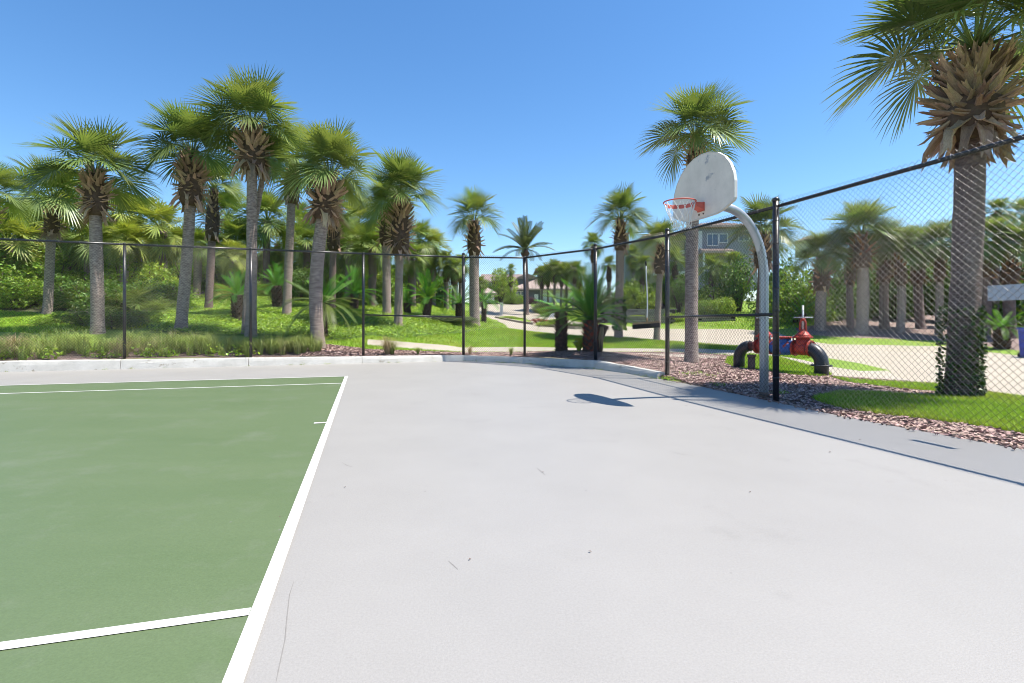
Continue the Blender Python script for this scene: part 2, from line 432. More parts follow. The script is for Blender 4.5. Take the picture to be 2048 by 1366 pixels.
near_edge = P((1887,768,9.8),(1820,762,10.4),(1790,752,11.3),(1776,740,12.6),(1720,725,13.7),(1660,716,14.6),(1580,703,17.3),(1500,694,19.5),(1400,687,20.8),(1321,681,21.6),(1241,674,22.5),
   (1186,673.5,22.8),(1115,669,23.7),(1060,664,25.3),(1020,659,27.2),(990,645,32),(965,634,37),(950,628,41),(955,618,47),(980,608,57),(995,604.5,64))
far_edge = P((1062,604.5,64),(1062,612,54),(1075,622,46),(1100,634,40),(1150,643,35),(1190,648,32.5),(1250,653,30.5),(1320,657.5,29.5),(1480,658.5,29),(1540,664,27.5),
   (1600,680,24),(1664,689,22.5),(1800,691,22),(1895,693,21.5),(1964,703,18.5),(2048,712,16.5))
ROAD = near_edge + [(px_x(1000, 75), 75), (px_x(1062, 75), 75)] + far_edge + [(22, 15.5), (40, 12), (40, 4), (14, 4.2)] + [(8.06, 8.06), (8.05, 8.84)]
WALK = P((735,705,17.6),(925,705.5,17.6),(1049,705,17.9),(1200,706,18),(1380,707,18.2),(1480,713,17),(1540,724,15),(1600,738,13),(1664,752.5,11.3),(1777,760,10.6),(1887,768,9.8),(1820,762,10.4),(1790,752,11.3),
   (1776,742,12.45),(1720,742,12.4),(1655,738,13.4),(1590,722,15.3),(1510,706,18.2),(1400,697,19.2),(1200,697,19.5),(1049,694,19.6),(925,696,19.3),(735,699,18.3))
PAD = P((1236,706.0,17.0),(1300,711,16.4),(1360,715,15.9),(1432,714,15.9),(1440,709,16.9),(1330,707.5,17.5))
LAWN_NEAR = [flat(*p) for p in [(1625,797),(1680,786),(1760,789),(1830,793),(1890,796),(1960,788),(2048,799),(2300,836),(2500,880),(2300,905),(2150,886),(2048,868),(1950,851),(1850,838),(1760,828),(1680,815),(1640,805)]]
LAWN_STRIP = [flat(*p) for p in [(1655,756),(1720,763),(1790,767),(1887,772),(1900,780),(1887,787),(1790,778),(1700,767)]]
LAWN_PIPE = P((1455,716),(1500,709),(1560,716),(1600,728),(1650,741),(1664,752),(1640,756),(1580,751),(1520,742),(1470,737),(1450,728))
MULCH = [(-6.5, 14.2)] + P((640,0,16.4),(740,703,16.9),(925,704,17.4),(1049,705,17.8),(1200,706,17.9),(1380,707,18.1),(1480,713,16.9),(1540,724,14.9),(1600,738,12.9),(1664,754,11.2),(1777,763,10.4),(1887,771,9.6)) + [(8.05, 8.7), (7.9, 8.0), (9, 6), (9, -9), (6.4, -9)] + REDGE[::-1][2:] + CURB[::-1][:6]
COVER = P((1018,660,27.0),(990,646,31.7),(962,634,36.5),(948,628,40.5),(900,620,42),(800,600,42),(650,0,38),(420,0,34),(330,0,26),(290,0,18.5),(300,0,16.6),(420,0,16.4),(520,0,16.6),(640,0,16.8),(740,0,18.8),(800,690,19.0),(850,682,20.0),(925,676,21.5),(985,667,24.2))
FLOWERBED = P((1066,0,38),(1100,0,34),(1150,0,30.5),(1196,0,29.2),(1150,0,28.9),(1110,0,30),(1080,0,32))
ISLAND = P((992,0,37),(1010,0,38.5),(1040,0,37),(1062,0,34.5),(1066,0,32),(1042,0,33),(1010,0,35))
BERM = P((1598,0,25.8),(1664,0,24.6),(1800,0,23.8),(1895,0,23.0),(1960,0,20.5),(2048,0,18),(2300,0,15),(2700,0,16),(2700,0,40),(1800,0,40),(1620,0,40),(1640,0,29),(1590,0,27.2))
SLOPE = P((1235,0,34),(1330,0,35),(1340,0,42),(1230,0,42))
FOREST = P((-300,0,24),(60,0,23.5),(190,0,21),(330,0,24),(420,0,30),(650,0,36),(800,0,40),(900,0,44),(900,0,120),(-900,0,120),(-900,0,24))

def inpoly(pts, poly):
    x, y = pts[:, 0], pts[:, 1]
    r = np.zeros(len(pts), bool)
    n = len(poly)
    for i in range(n):
        x1, y1 = poly[i]; x2, y2 = poly[(i + 1) % n]
        if y1 == y2: continue
        c = ((y1 > y) != (y2 > y)) & (x < (x2 - x1) * (y - y1) / (y2 - y1) + x1)
        r ^= c
    return r

FRINGE = [(-24, 8.3), (-12.3, 12.35), (-9.97, 13.15), (-7.2, 14.1), (-5.8, 14.6), (-5.9, 15.7), (-7.4, 15.3), (-10.1, 14.5), (-12.5, 13.7), (-24, 9.8)]
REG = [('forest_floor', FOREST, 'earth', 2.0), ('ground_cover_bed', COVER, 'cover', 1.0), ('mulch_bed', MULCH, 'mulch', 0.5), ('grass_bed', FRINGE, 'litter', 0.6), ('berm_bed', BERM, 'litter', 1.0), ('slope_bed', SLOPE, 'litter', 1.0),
       ('pipe_lawn', LAWN_PIPE, 'lawn', 0.4), ('near_lawn', LAWN_NEAR, 'lawn', 0.4), ('strip_lawn', LAWN_STRIP, 'lawn', 0.4), ('road', ROAD, 'road', 1.0), ('sidewalk', WALK, 'walk', 0.6)]
big = [(-700, -700), (700, -700), (700, 700), (-700, 700)]
cv, ce = [], []
for poly, st in [(dens(p, s), s) for _, p, _, s in REG] + [(dens(COURT, 0.8), 0), (big, 0)]:
    b = len(cv)
    cv += [Vector(p) for p in poly]
    ce += [(b + i, b + (i + 1) % len(poly)) for i in range(len(poly))]
rng = np.random.default_rng(7)
for (x0, x1, y0, y1, st) in [(-26, 26, 2, 32, 0.8), (-60, 70, 32, 90, 2.5), (-60, -26, 0, 32, 3), (26, 70, 0, 32, 3), (-160, 160, -80, 200, 14)]:
    for x in np.arange(x0, x1, st):
        for y in np.arange(y0, y1, st):
            cv.append(Vector((x + rng.uniform(-.2, .2) * st, y + rng.uniform(-.2, .2) * st)))
res = delaunay_2d_cdt(cv, ce, [], 0, 1e-4)
gv = np.array([(v.x, v.y) for v in res[0]])
gf = np.array([f for f in res[2] if len(f) == 3])
cen = gv[gf].mean(axis=1)
area2 = np.cross(gv[gf[:, 1]] - gv[gf[:, 0]], gv[gf[:, 2]] - gv[gf[:, 0]])
gf[area2 < 0] = gf[area2 < 0][:, ::-1]
cls = np.full(len(gf), -1)
for i, (_, poly, _, _) in enumerate(REG): cls[inpoly(cen, poly)] = i
cls[inpoly(cen, COURT)] = 99
gh = ground_z(gv)
rn = np.sin(gv[:, 0] * 1.9 + np.sin(gv[:, 1] * 1.3)) * np.sin(gv[:, 1] * 1.7) * 0.02
gh = gh + rn * (gh > 0.3)
def region_mesh(name, sel, m):
    f = gf[sel]
    u, inv = np.unique(f, return_inverse=True)
    V = np.column_stack([gv[u], gh[u]])
    return structure(obj(name, np_mesh(name, V, inv.reshape(-1, 3), True), m))
region_mesh('lawn', cls == -1, M['lawn'])
for i, (nm, _, mk, _) in enumerate(REG):
    if (cls == i).any(): region_mesh(nm, cls == i, M[mk])

# ---------------------------------------------------------------- court
mb = MB()
n = len(COURT)
mb.prism([(x, y) for x, y in COURT][::-1], (0, 0, 0), (1, 0, 0), (0, 1, 0), (0, 0, -1), 0.15)
structure(mb.build('court_concrete', M['concrete']))
TH = R(-15.886)
E1 = Vector((math.sin(TH), math.cos(TH), 0))     # along the baseline, away from the camera
E2 = Vector((-math.cos(TH), math.sin(TH), 0))    # into the court
O0 = Vector((-2.10742, 6.00907, 0))
def ct(u, v, z): return O0 + E1 * u + E2 * v + Vector((0, 0, z))
def sheet(name, quads, z, m):
    b = MB()
    for (u0, u1, v0, v1) in quads:
        b.add([ct(u0, v0, z), ct(u0, v1, z), ct(u1, v1, z), ct(u1, v0, z)], [(0, 3, 2, 1) if False else (0, 1, 2, 3)])
    o = b.build(name, m)
    for p in o.data.polygons: pass
    return structure(o)
sheet('green_court', [(-5.486, 5.486, 0.0, 11.0)], 0.004, M['green'])
sheet('baseline', [(-5.49, 5.49, -0.002, 0.064)], 0.008, M['line'])
sheet('singles_sideline', [(4.115 - .056, 4.115, 0.066, 11.0)], 0.008, M['line'])
sheet('singles_sideline', [(-4.115, -4.115 + .056, 0.066, 11.0)], 0.008, M['line'])
sheet('doubles_sideline', [(5.486 - .05, 5.488, 0.066, 11.0)], 0.008, M['line'])
sheet('doubles_sideline', [(-5.486, -5.486 + .05, 0.066, 11.0)], 0.008, M['line'])
sheet('centre_mark', [(-.028, .028, 0.066, 0.20)], 0.008, M['line'])
for o in bpy.data.objects:
    if o.type == 'MESH' and o.name.split('.')[0] in ('green_court', 'baseline', 'singles_sideline', 'doubles_sideline', 'centre_mark'):
        if o.data.polygons[0].normal.z < 0: o.data.flip_normals()

# curb: sections with open joints, slightly battered front
def curb_h(x):
    return float(np.interp(x, [-24, -12.3, -7, -1.5, 0.4, 2.15, 3.13], [.27, .265, .23, .175, .185, .21, .13]))
curb = bpy.data.objects.new("court_curb", None); link(curb); structure(curb)
cl = []
for i in range(len(CURB) - 1):
    a, b = Vector(CURB[i]), Vector(CURB[i + 1])
    L = (b - a).length
    nseg = max(1, round(L / 2.9))
    for k in range(nseg): cl.append((a.lerp(b, k / nseg), a.lerp(b, (k + 1) / nseg)))
random.seed(3)
for a, b in cl:
    d = (b - a).normalized()
    nrm = Vector((d.y, -d.x))          # towards the court
    a2, b2 = a + d * 0.006, b - d * 0.006
    V, F = [], []
    ns = 8
    for k in range(ns + 1):
        p = a2.lerp(b2, k / ns)
        h = curb_h(p.x)
        j = lambda s: random.uniform(-s, s)
        prof = [(0.10, -0.05), (0.10, 0.0), (0.07 + j(.004), h * 0.6), (0.05 + j(.006), h - 0.03 + j(.006)), (0.03, h + j(.004)), (-0.11, h + j(.005)), (-0.13, h - 0.03), (-0.13, -0.05)]
        for o_, z in prof: V.append((p.x + nrm.x * o_, p.y + nrm.y * o_, z))
    m_ = 8
    for k in range(ns):
        for q in range(m_): F.append((k * m_ + q, k * m_ + (q + 1) % m_, (k + 1) * m_ + (q + 1) % m_, (k + 1) * m_ + q))
    F.append(tuple(range(m_))[::-1]); F.append(tuple(range(ns * m_, ns * m_ + m_)))
    bb = MB().add(V, F)
    bb.build('curb_section', M['curb'], curb)

# concrete pad with joint lines in the mulch
pz = [gz(*p) for p in PAD]
pm = MB()
pm.add([(x, y, z + .035) for (x, y), z in zip(PAD, pz)] + [(x, y, z - .1) for (x, y), z in zip(PAD, pz)],
       [tuple(range(6))] + [(i, 6 + i, 6 + (i + 1) % 6, (i + 1) % 6) for i in range(6)])
po = pm.build('utility_pad', M['walk'])
tag(po, "low concrete slab lying in the bark mulch behind the broom", "concrete slab")

# street median kerbs
def kerb(name, poly, m, w=0.15, h=0.13, closed=True):
    b = MB()
    pl = dens(poly, 0.8)
    n = len(pl)
    V = []
    for i, p in enumerate(pl):
        q0, q1 = pl[i - 1], pl[(i + 1) % n]
        d = Vector((q1[0] - q0[0], q1[1] - q0[1])).normalized()
        nx = Vector((d.y, -d.x)) * w / 2
        z = gz(*p)
        V += [(p[0] + nx.x, p[1] + nx.y, z - .05), (p[0] + nx.x, p[1] + nx.y, z + h), (p[0] - nx.x, p[1] - nx.y, z + h), (p[0] - nx.x, p[1] - nx.y, z - .05)]
    F = []
    for i in range(n):
        j = (i + 1) % n
        for q in range(3): F.append((i * 4 + q, j * 4 + q, j * 4 + q + 1, i * 4 + q + 1))
    b.add(V, F)
    return structure(b.build(name, m))
def patch(name, poly, m, dz):
    n = len(poly)
    pl = dens(poly, 0.8)
    vs = [Vector(p) for p in pl]
    mx = [min(p[0] for p in pl), max(p[0] for p in pl), min(p[1] for p in pl), max(p[1] for p in pl)]
    for x in np.arange(mx[0], mx[1], 0.7):
        for y in np.arange(mx[2], mx[3], 0.7):
            if inpoly(np.array([(x, y)]), poly)[0]: vs.append(Vector((x, y)))
    r = delaunay_2d_cdt(vs, [(i, (i + 1) % len(pl)) for i in range(len(pl))], [], 1, 1e-4)
    V = [(v.x, v.y, gz(v.x, v.y) + dz) for v in r[0]]
    return structure(obj(name, np_mesh(name, V, np.array([f for f in r[2] if len(f) == 3]), True), m))
for nm, poly, mk in (('flower_bed', FLOWERBED, 'mulch'), ('median_island', ISLAND, 'lawn')):
    kerb('median_kerb', poly, M['walk'])
    patch(nm, poly, M[mk], 0.10)

# ---------------------------------------------------------------- scattered ground stuff
def scatter(polys, n, holes=(), seed=0, box=None):
    r = np.random.default_rng(seed)
    allp = np.concatenate([np.array(p) for p in polys])
    lo, hi = (allp.min(0), allp.max(0)) if box is None else (np.array(box[0]), np.array(box[1]))
    q = r.uniform(lo, hi, (n, 2))
    k = np.zeros(n, bool)
    for p in polys: k |= inpoly(q, p)
    for p in holes: k &= ~inpoly(q, p)
    q = q[k]
    # keep what the court could see
    vis = (np.abs(q[:, 0]) < q[:, 1] * 1.25 + 2) & (q[:, 1] > 1)
    return q[vis]
def blades(q, z, h, w, lean, seed, seg=1):
    r = np.random.default_rng(seed)
    n = len(q)
    a = r.uniform(0, 2 * PI, n)
    hh = h * r.uniform(.55, 1.25, n)
    ww = w * r.uniform(.7, 1.3, n)
    la = r.uniform(0, 2 * PI, n)
    lm = hh * lean * r.uniform(.2, 1.2, n)
    b = np.column_stack([q, z])
    d = np.column_stack([np.cos(a), np.sin(a), np.zeros(n)]) * (ww / 2)[:, None]
    t = b + np.column_stack([np.cos(la) * lm, np.sin(la) * lm, hh])
    mid = b + np.column_stack([np.cos(la) * lm * .3, np.sin(la) * lm * .3, hh * .6])
    V = np.stack([b - d, b + d, mid + d * .8, mid - d * .8, t], 1).reshape(-1, 3)
    i = np.arange(n) * 5
    F = np.concatenate([np.column_stack([i, i + 1, i + 2]), np.column_stack([i, i + 2, i + 3]), np.column_stack([i + 3, i + 2, i + 4])])
    return V, F
def leaves(c, size, seed, up=0.6, asp=0.6):
    """one folded leaf (4 triangles) at every point of c"""
    r = np.random.default_rng(seed)
    n = len(c)
    nrm = r.normal(size=(n, 3)); nrm[:, 2] = np.abs(nrm[:, 2]) + up
    nrm /= np.linalg.norm(nrm, axis=1)[:, None]
    a = r.normal(size=(n, 3))
    t = np.cross(nrm, a); t /= np.linalg.norm(t, axis=1)[:, None]
    s = np.cross(nrm, t)
    L = (size * r.uniform(.6, 1.3, n))[:, None]
    V = np.stack([c - t * L * .5, c + s * L * asp * .5 + nrm * L * .12, c + t * L * .5, c - s * L * asp * .5 + nrm * L * .12], 1).reshape(-1, 3)
    i = np.arange(n) * 4
    F = np.concatenate([np.column_stack([i, i + 1, i + 2]), np.column_stack([i, i + 2, i + 3])])
    return V, F

lawn_polys = [LAWN_NEAR, LAWN_STRIP, LAWN_PIPE]
q = scatter([LAWN_NEAR], 120000, seed=1)
q2 = scatter([LAWN_STRIP, LAWN_PIPE], 60000, seed=2)
q = np.concatenate([q, q2])
V, F = blades(q, ground_z(q), 0.075, 0.009, 0.7, 5)
stuff(obj('grass', np_mesh('grass', V, F), M['blade']))["label"] = "short bright green grass just outside the fence"
MID = [(-8, 16.4), (-2.5, 17.2), (14, 14), (16, 16.5), (9, 21.5), (-1, 27.2), (-4, 24), (-8, 20)]
q = scatter([MID], 230000, holes=[ROAD, WALK, MULCH, COVER, PAD], seed=3)
V, F = blades(q, ground_z(q), 0.075, 0.016, 0.8, 6)
stuff(obj('grass', np_mesh('grass', V, F), M['blade']))["label"] = "mown verge between the pale path and the street"
FARV = [(-0.5, 36), (30, 19.5), (34, 27), (14, 36), (6, 44)]
LEFTLAWN = P((-200,0,17),(80,0,16),(290,0,17.5),(330,0,23),(60,0,24),(-300,0,25))
q = scatter([FARV], 60000, holes=[ROAD, BERM, SLOPE], seed=4)
q2 = scatter([LEFTLAWN], 70000, holes=[COVER, FOREST], seed=8)
q = np.concatenate([q, q2])
V, F = blades(q, ground_z(q), 0.11, 0.03, 0.8, 7)
stuff(obj('grass', np_mesh('grass', V, F), M['blade']))["label"] = "grass on the far side of the street and on the left rise"
q = scatter([COVER], 150000, seed=9)
mound = 0.06 + 0.05 * np.sin(q[:, 0] * 2.1) * np.sin(q[:, 1] * 2.4)
c = np.column_stack([q, ground_z(q) + mound + np.random.default_rng(2).uniform(-.05, .07, len(q))])
V, F = leaves(c, 0.075, 3, up=1.4, asp=.7)
stuff(obj('ground_cover', np_mesh('ground_cover', V, F), M['jasmine']))["label"] = "low leafy ground cover over the bank beneath the palms"

# bark chips
def chips(q, z, size, seed):
    r = np.random.default_rng(seed)
    n = len(q)
    a = r.uniform(0, 2 * PI, n)
    L = size * r.uniform(.5, 1.6, n); W = L * r.uniform(.3, .7, n)
    tl = r.uniform(-.5, .5, (n, 2))
    c_, s_ = np.cos(a), np.sin(a)
    zz = z + r.uniform(.0, .022, n)
    out = []
    for (u, v) in ((-1, -1), (1, -1), (1, 1), (-1, 1)):
        x = u * L / 2; y = v * W / 2
        out.append(np.column_stack([q[:, 0] + c_ * x - s_ * y, q[:, 1] + s_ * x + c_ * y, zz + .012 + tl[:, 0] * x + tl[:, 1] * y]))
    apex = np.column_stack([q, zz - .02])
    V = np.stack(out + [apex], 1).reshape(-1, 3)
    i = np.arange(n) * 5
    F = np.concatenate([np.column_stack([i + a_, i + b_, i + c__]) for a_, b_, c__ in ((0, 1, 2), (0, 2, 3), (1, 0, 4), (2, 1, 4), (3, 2, 4), (0, 3, 4))])
    return V, F
q = scatter([MULCH], 330000, holes=[LAWN_NEAR, LAWN_STRIP, LAWN_PIPE, COURT, ROAD, WALK], seed=11, box=((-6, 3.2), (9, 19)))
V, F = chips(q, ground_z(q), 0.055, 12)
stuff(obj('bark_chips', np_mesh('bark_chips', V, F), M['chip']))["label"] = "pinkish brown bark chips strewn along the fence"

# ---------------------------------------------------------------- fences
def zfloor(x, y):
    on_curb = y > 10.9 or x < 3
    return curb_h(x) if on_curb else 0.0
POSTS_L = [(-15.6, 11.35), (-12.75, 12.25), (-9.97, 13.2), (-7.2, 14.14), (-4.38, 15.12), (-1.52, 16.08)]
POSTS_R = [(-1.52, 16.08), (0.37, 15.04), (2.17, 13.34), (3.28, 10.83), (3.95, 7.68), (5.08, 3.55), (5.55, 0.2), (5.9, -3.0)]
RAILS = [(-15.6, 3.20), (-9.97, 3.20), (-4.38, 3.22), (-1.52, 3.24), (0.37, 3.09), (2.17, 3.10), (3.28, 3.03), (3.95, 2.91), (5.08, 2.89), (6.2, 2.89)]
def rail_z(x): return float(np.interp(x, [p[0] for p in RAILS], [p[1] for p in RAILS]))
def dome_post(p, top, r, kind):
    b = MB()
    z0 = zfloor(*p) - 0.12
    b.tube([(0, 0, z0), (0, 0, top)], r, 14)
    b.tube([(0, 0, top - .02), (0, 0, top + .015), (0, 0, top + .035), (0, 0, top + .045)], [r * 1.15, r * 1.15, r * .8, r * .2], 14)
    return b
def fabric(a, b, wr, D=0.0725, nside=4):
    a, b = Vector(a), Vector(b)
    L = (b - a).length
    d = (b - a) / L
    nr = Vector((-d.y, d.x))
    hd = D / 2
    nc = int(L / hd)
    za, zb = zfloor(*a) + .03, zfloor(*b) + .03
    ra, rb_ = rail_z(a.x), rail_z(b.x)
    rg = np.random.default_rng(int(abs(a.x) * 100))
    Vs, Fs = [], []
    base = 0
    for i in range(nc):
        s0 = i * hd
        zl = za + (zb - za) * s0 / L
        top = ra + (rb_ - ra) * s0 / L + 0.06
        nk = int((top - zl) / hd)
        k = np.arange(nk + 1)
        s = s0 + ((k + i) % 2) * hd + rg.normal(0, .0012, nk + 1)
        z = top - k * hd
        off = np.where(((k + i) % 2) == 0, .0032, -.0032) + 0.004 * np.sin(s0 * 1.3) + .006 * np.sin(z * 2 + s0 * .7)
        Pk = np.column_stack([a.x + d.x * s + nr.x * off, a.y + d.y * s + nr.y * off, z])
        # every straight run between two knuckles is a tube of its own, so it catches the sun along its own direction
        N3 = np.array([nr.x, nr.y, 0.0])
        A_, B_ = Pk[:-1], Pk[1:]
        tg = B_ - A_
        tg /= np.linalg.norm(tg, axis=1)[:, None]
        sd = np.cross(tg, N3)
        sd /= np.linalg.norm(sd, axis=1)[:, None]
        ring0, ring1 = [], []
        for m in range(nside):
            an = 2 * PI * m / nside + PI / 4
            off_ = wr * (math.cos(an) * sd + math.sin(an) * N3)
            ring0.append(A_ + off_); ring1.append(B_ + off_)
        V = np.stack(ring0 + ring1, 1).reshape(-1, 3)
        n = len(A_)
        kk = np.arange(n) * 2 * nside
        for m in range(nside):
            m2 = (m + 1) % nside
            Fs.append(np.column_stack([kk + m, kk + m2, kk + nside + m2, kk + nside + m]) + base)
        Vs.append(V); base += len(V)
    return np.concatenate(Vs), np.concatenate(Fs)
def fence(name, label, posts, terminals, braces, wr_of, first=0):
    ox, oy = posts[0]
    t = thing(name, label, "fence", (ox, oy, 0))
    def loc(p): return (p[0] - ox, p[1] - oy, 0)
    for i, p in enumerate(posts):
        if i < first: continue
        term = i in terminals
        top = rail_z(p[0]) + (0.10 if term else 0.0)
        po = dome_post(p, top, 0.045 if term else 0.037, term).build('terminal_post' if term else 'line_post', M['black'], t, loc(p))
        if term:
            rb = MB()
            for z in np.linspace(.35, 2.7, 8):
                rb.tube([(0, 0, z - .012), (0, 0, z + .012)], .05, 12)
            stuff(rb.build('tension_bands', M['black'], po))
    for i in range(len(posts) - 1):
        a, b = Vector(posts[i]), Vector(posts[i + 1])
        L = (b - a).length
        d = (b - a) / L
        ang = math.atan2(d.y, d.x)
        MB().tube([(a.x - ox, a.y - oy, rail_z(a.x)), (b.x - ox, b.y - oy, rail_z(b.x))], 0.026, 10).build('top_rail', M['black'], t)
        if i in braces:
            zr = braces[i]
            MB().tube([(a.x - ox, a.y - oy, zr[0]), (b.x - ox, b.y - oy, zr[1])], 0.022, 10).build('brace_rail', M['black'], t)
        side = Vector((-d.y, d.x)) * -0.04           # woven fabric hangs on the court side
        V, F = fabric(a + side, b + side, wr_of(i), nside=6 if wr_of(i) > .0015 else 4)
        V[:, 0] -= ox; V[:, 1] -= oy
        stuff(obj('chain_link_mesh', np_mesh('chain_link_mesh', V, F, True), M['wire'], t))
        MB().tube([(a.x - ox + side.x, a.y - oy + side.y, zfloor(*a) + .06), (b.x - ox + side.x, b.y - oy + side.y, zfloor(*b) + .06)], 0.003, 5).build('tension_wire', M['wire'], t)
        tb = MB()
        for s in np.arange(.3, L, .42):
            p = a + d * s
            c = Vector((p.x - ox, p.y - oy, rail_z(a.x) + (rail_z(b.x) - rail_z(a.x)) * s / L))
            sd = Vector((-d.y, d.x, 0))
            dd = Vector((d.x, d.y, 0))
            tb.tube([c + (sd * math.cos(w) + Vector((0, 0, 1)) * math.sin(w)) * .028 + dd * .006 * w for w in np.linspace(0, 2 * PI, 9)], .003, 4)
        stuff(tb.build('tie_wires', M['tie'], t))
    return t
fence('chain_link_fence', "long black chain link fence on the white curb before the grassy palm bank", POSTS_L, {5}, {4: (1.42, 1.36)}, lambda i: .0015)
fence('chain_link_fence', "black chain link fence curving past the basketball hoop towards the right edge", POSTS_R, {2, 3, 4}, {3: (1.30, 1.30)}, lambda i: (.0023, .0023, .0022, .0020, .0019, .0019, .0019)[i], first=1)

# sign plate seen from the back on the fence
a = Vector((3.95, 7.68)); b = Vector((5.08, 3.55)); d = (b - a).normalized()
nr = Vector((d.y, -d.x)) * -1
angf = math.atan2(d.y, d.x)
pc = a + d * 2.90 + Vector((-d.y, d.x)) * 0.03
sg = thing('fence_sign', "small blank white sign plate wired to the black fence at the right edge", "sign", (pc.x, pc.y, px_z(601, 4.95)), angf)
MB().box((0.02, 0, 0.075), (0.40, 0.003, 0.15)).build('plate', M['sign_back'], sg)
zt = MB()
for u in (-.15, .19):
    for w in (.02, .13): zt.tube([(u, -.03, w), (u, .004, w + .01)], .004, 6)
stuff(zt.build('zip_ties', M['black'], sg))

# ---------------------------------------------------------------- basketball hoop
hp = thing('basketball_hoop', "goose neck basketball hoop with weathered fan backboard and faded red rim", "basketball hoop", (3.955, 8.05, 0))
A = R(18)
nv = Vector((-math.cos(A), -math.sin(A), 0))       # the way the board faces
tv = Vector((math.sin(A), -math.cos(A), 0))        # along the board, towards the camera
path = [Vector((0, 0, -.3)), Vector((0, 0, 1.0)), Vector((0, 0, 1.9))]
for k in range(1, 13):
    w = k / 12 * R(84)
    path.append(Vector((0, 0, 1.9)) + nv * (0.82 * (1 - math.cos(w)) * .95) + Vector((0, 0, 1.04 * math.sin(w))))
path.append(path[-1] + nv * 0.28 + Vector((0, 0, .02)))
MB().tube(path, [0.066] * len(path), 18).build('pole', M['galv'], hp)
MB().tube([(0, 0, 2.18), (0, 0, 2.2)], .0675, 18).build('pole_joint', M['dark_gap'], hp)
MB().tube([(0, 0, -.05), (0, 0, .05), (0, 0, .09)], [.074, .073, .067], 18).build('pole_collar', M['rust'], hp)
Bc = Vector((2.84 - 3.955, 7.69 - 8.05, 0))
out = []
# fan outline in board coordinates (a along tv, z)
top = 3.68; 
half = [(0.0, 3.69), (0.18, 3.672), (0.34, 3.615), (0.48, 3.52), (0.59, 3.39), (0.655, 3.25), (0.68, 3.13), (0.68, 2.90), (0.655, 2.865), (0.42, 2.775), (0.30, 2.755), (0.0, 2.75)]
poly = half + [(-a_, z_) for a_, z_ in half[::-1] if a_ > 0]
bm_ = MB()
bm_.prism(poly, Bc, tv, (0, 0, 1), -nv, 0.035)
bo = bm_.build('backboard', M['board'], hp)
eb = MB()
npoly = len(poly)
for i in range(npoly):
    p0, p1 = poly[i], poly[(i + 1) % npoly]
    def q_(p, g): 
        c = Vector((0, 3.2)); v_ = Vector(p) - c
        v_ = v_ * (1 + g / v_.length)
        return v_ + c
    for g0, g1, n0, n1 in ((.001, .012, -.004, .045),):
        i0, i1, o0, o1 = q_(p0, g0), q_(p1, g0), q_(p0, g1), q_(p1, g1)
        def w_(p, nn): return Bc + tv * p.x + Vector((0, 0, p.y)) - nv * nn
        vs = [w_(i0, n0), w_(i1, n0), w_(o1, n0), w_(o0, n0), w_(i0, n1), w_(i1, n1), w_(o1, n1), w_(o0, n1)]
        eb.add(vs, [(0, 1, 2, 3), (4, 7, 6, 5), (3, 2, 6, 7), (0, 4, 5, 1)])
eb.build('rim_edging', M['board_edge'], bo)
br = MB()
br.box(Bc - nv * 0.09 + Vector((0, 0, 2.95)), (0.10, 0.10, 0.30), A)
br.tube([Bc - nv * .12 + Vector((0, 0, 2.95)), Bc - nv * .04 + tv * .4 + Vector((0, 0, 3.3))], .016, 8)
br.tube([Bc - nv * .12 + Vector((0, 0, 2.95)), Bc - nv * .04 - tv * .4 + Vector((0, 0, 3.3))], .016, 8)
br.build('board_bracket', M['galv'], hp)
RZ = 2.955
rc = Bc + nv * 0.385 + Vector((0, 0, RZ))
rm = MB()
ringp = [rc + (nv * math.cos(w) + tv * math.sin(w)) * 0.2286 for w in np.linspace(0, 2 * PI, 33)]
rm.tube(ringp, .010, 8, caps=False)
ro = rm.build('rim', M['rim'], hp)
rb = MB()
rb.box(Bc + nv * 0.012 + Vector((0, 0, RZ - .05)), (0.02, 0.15, 0.13), A)
rb.add([Bc + nv * .02 + tv * s_ * .07 + Vector((0, 0, RZ + .01)) for s_ in (-1, 1)] + [Bc + nv * .18 + tv * s_ * .07 + Vector((0, 0, RZ + .005)) for s_ in (-1, 1)]
       + [Bc + nv * .02 + tv * s_ * .07 + Vector((0, 0, RZ - .10)) for s_ in (-1, 1)] + [Bc + nv * .18 + tv * s_ * .07 + Vector((0, 0, RZ - .03)) for s_ in (-1, 1)],
       [(0, 1, 3, 2), (4, 6, 7, 5), (0, 2, 6, 4), (1, 5, 7, 3), (2, 3, 7, 6)])
# plate skirt under the back half of the rim
for k in range(20):
    w0, w1 = R(165 + 130 * k / 20), R(165 + 130 * (k + 1) / 20)
    e = [(nv * math.cos(w) + tv * math.sin(w)) * 0.208 for w in (w0, w1)]
    rb.add([rc + e[0], rc + e[1], rc + e[1] * .985 - Vector((0, 0, .055)), rc + e[0] * .985 - Vector((0, 0, .055))], [(0, 1, 2, 3)])
rb.build('rim_bracket', M['rim'], ro)
nt_ = MB()
NL = 12
lv = [(0.222, -.01), (.195, -.11), (.155, -.22), (.125, -.32), (.112, -.39)]
random.seed(5)
for k in range(NL):
    for sgn in (1, -1):
        pp = []
        for li, (r_, z_) in enumerate(lv):
            w = 2 * PI * (k + sgn * li * .5) / NL
            sway = 0.05 * (li / 4) ** 1.5
            pp.append(rc + (nv * math.cos(w) + tv * math.sin(w)) * r_ * (1 + random.uniform(-.06, .06) * li) + Vector((0, 0, z_)) - nv * sway)
        nt_.tube(pp, .0042, 5)
nt_.build('net', M['net'], hp)
bt = MB()
for s_ in (-.05, .05):
    for z_ in (2.80, 2.87):
        bt.tube([Bc + tv * s_ + nv * 0.0 + Vector((0, 0, z_)), Bc + tv * s_ + nv * .012 + Vector((0, 0, z_))], .012, 8)
stuff(bt.build('bolts', M['rust'], bo))

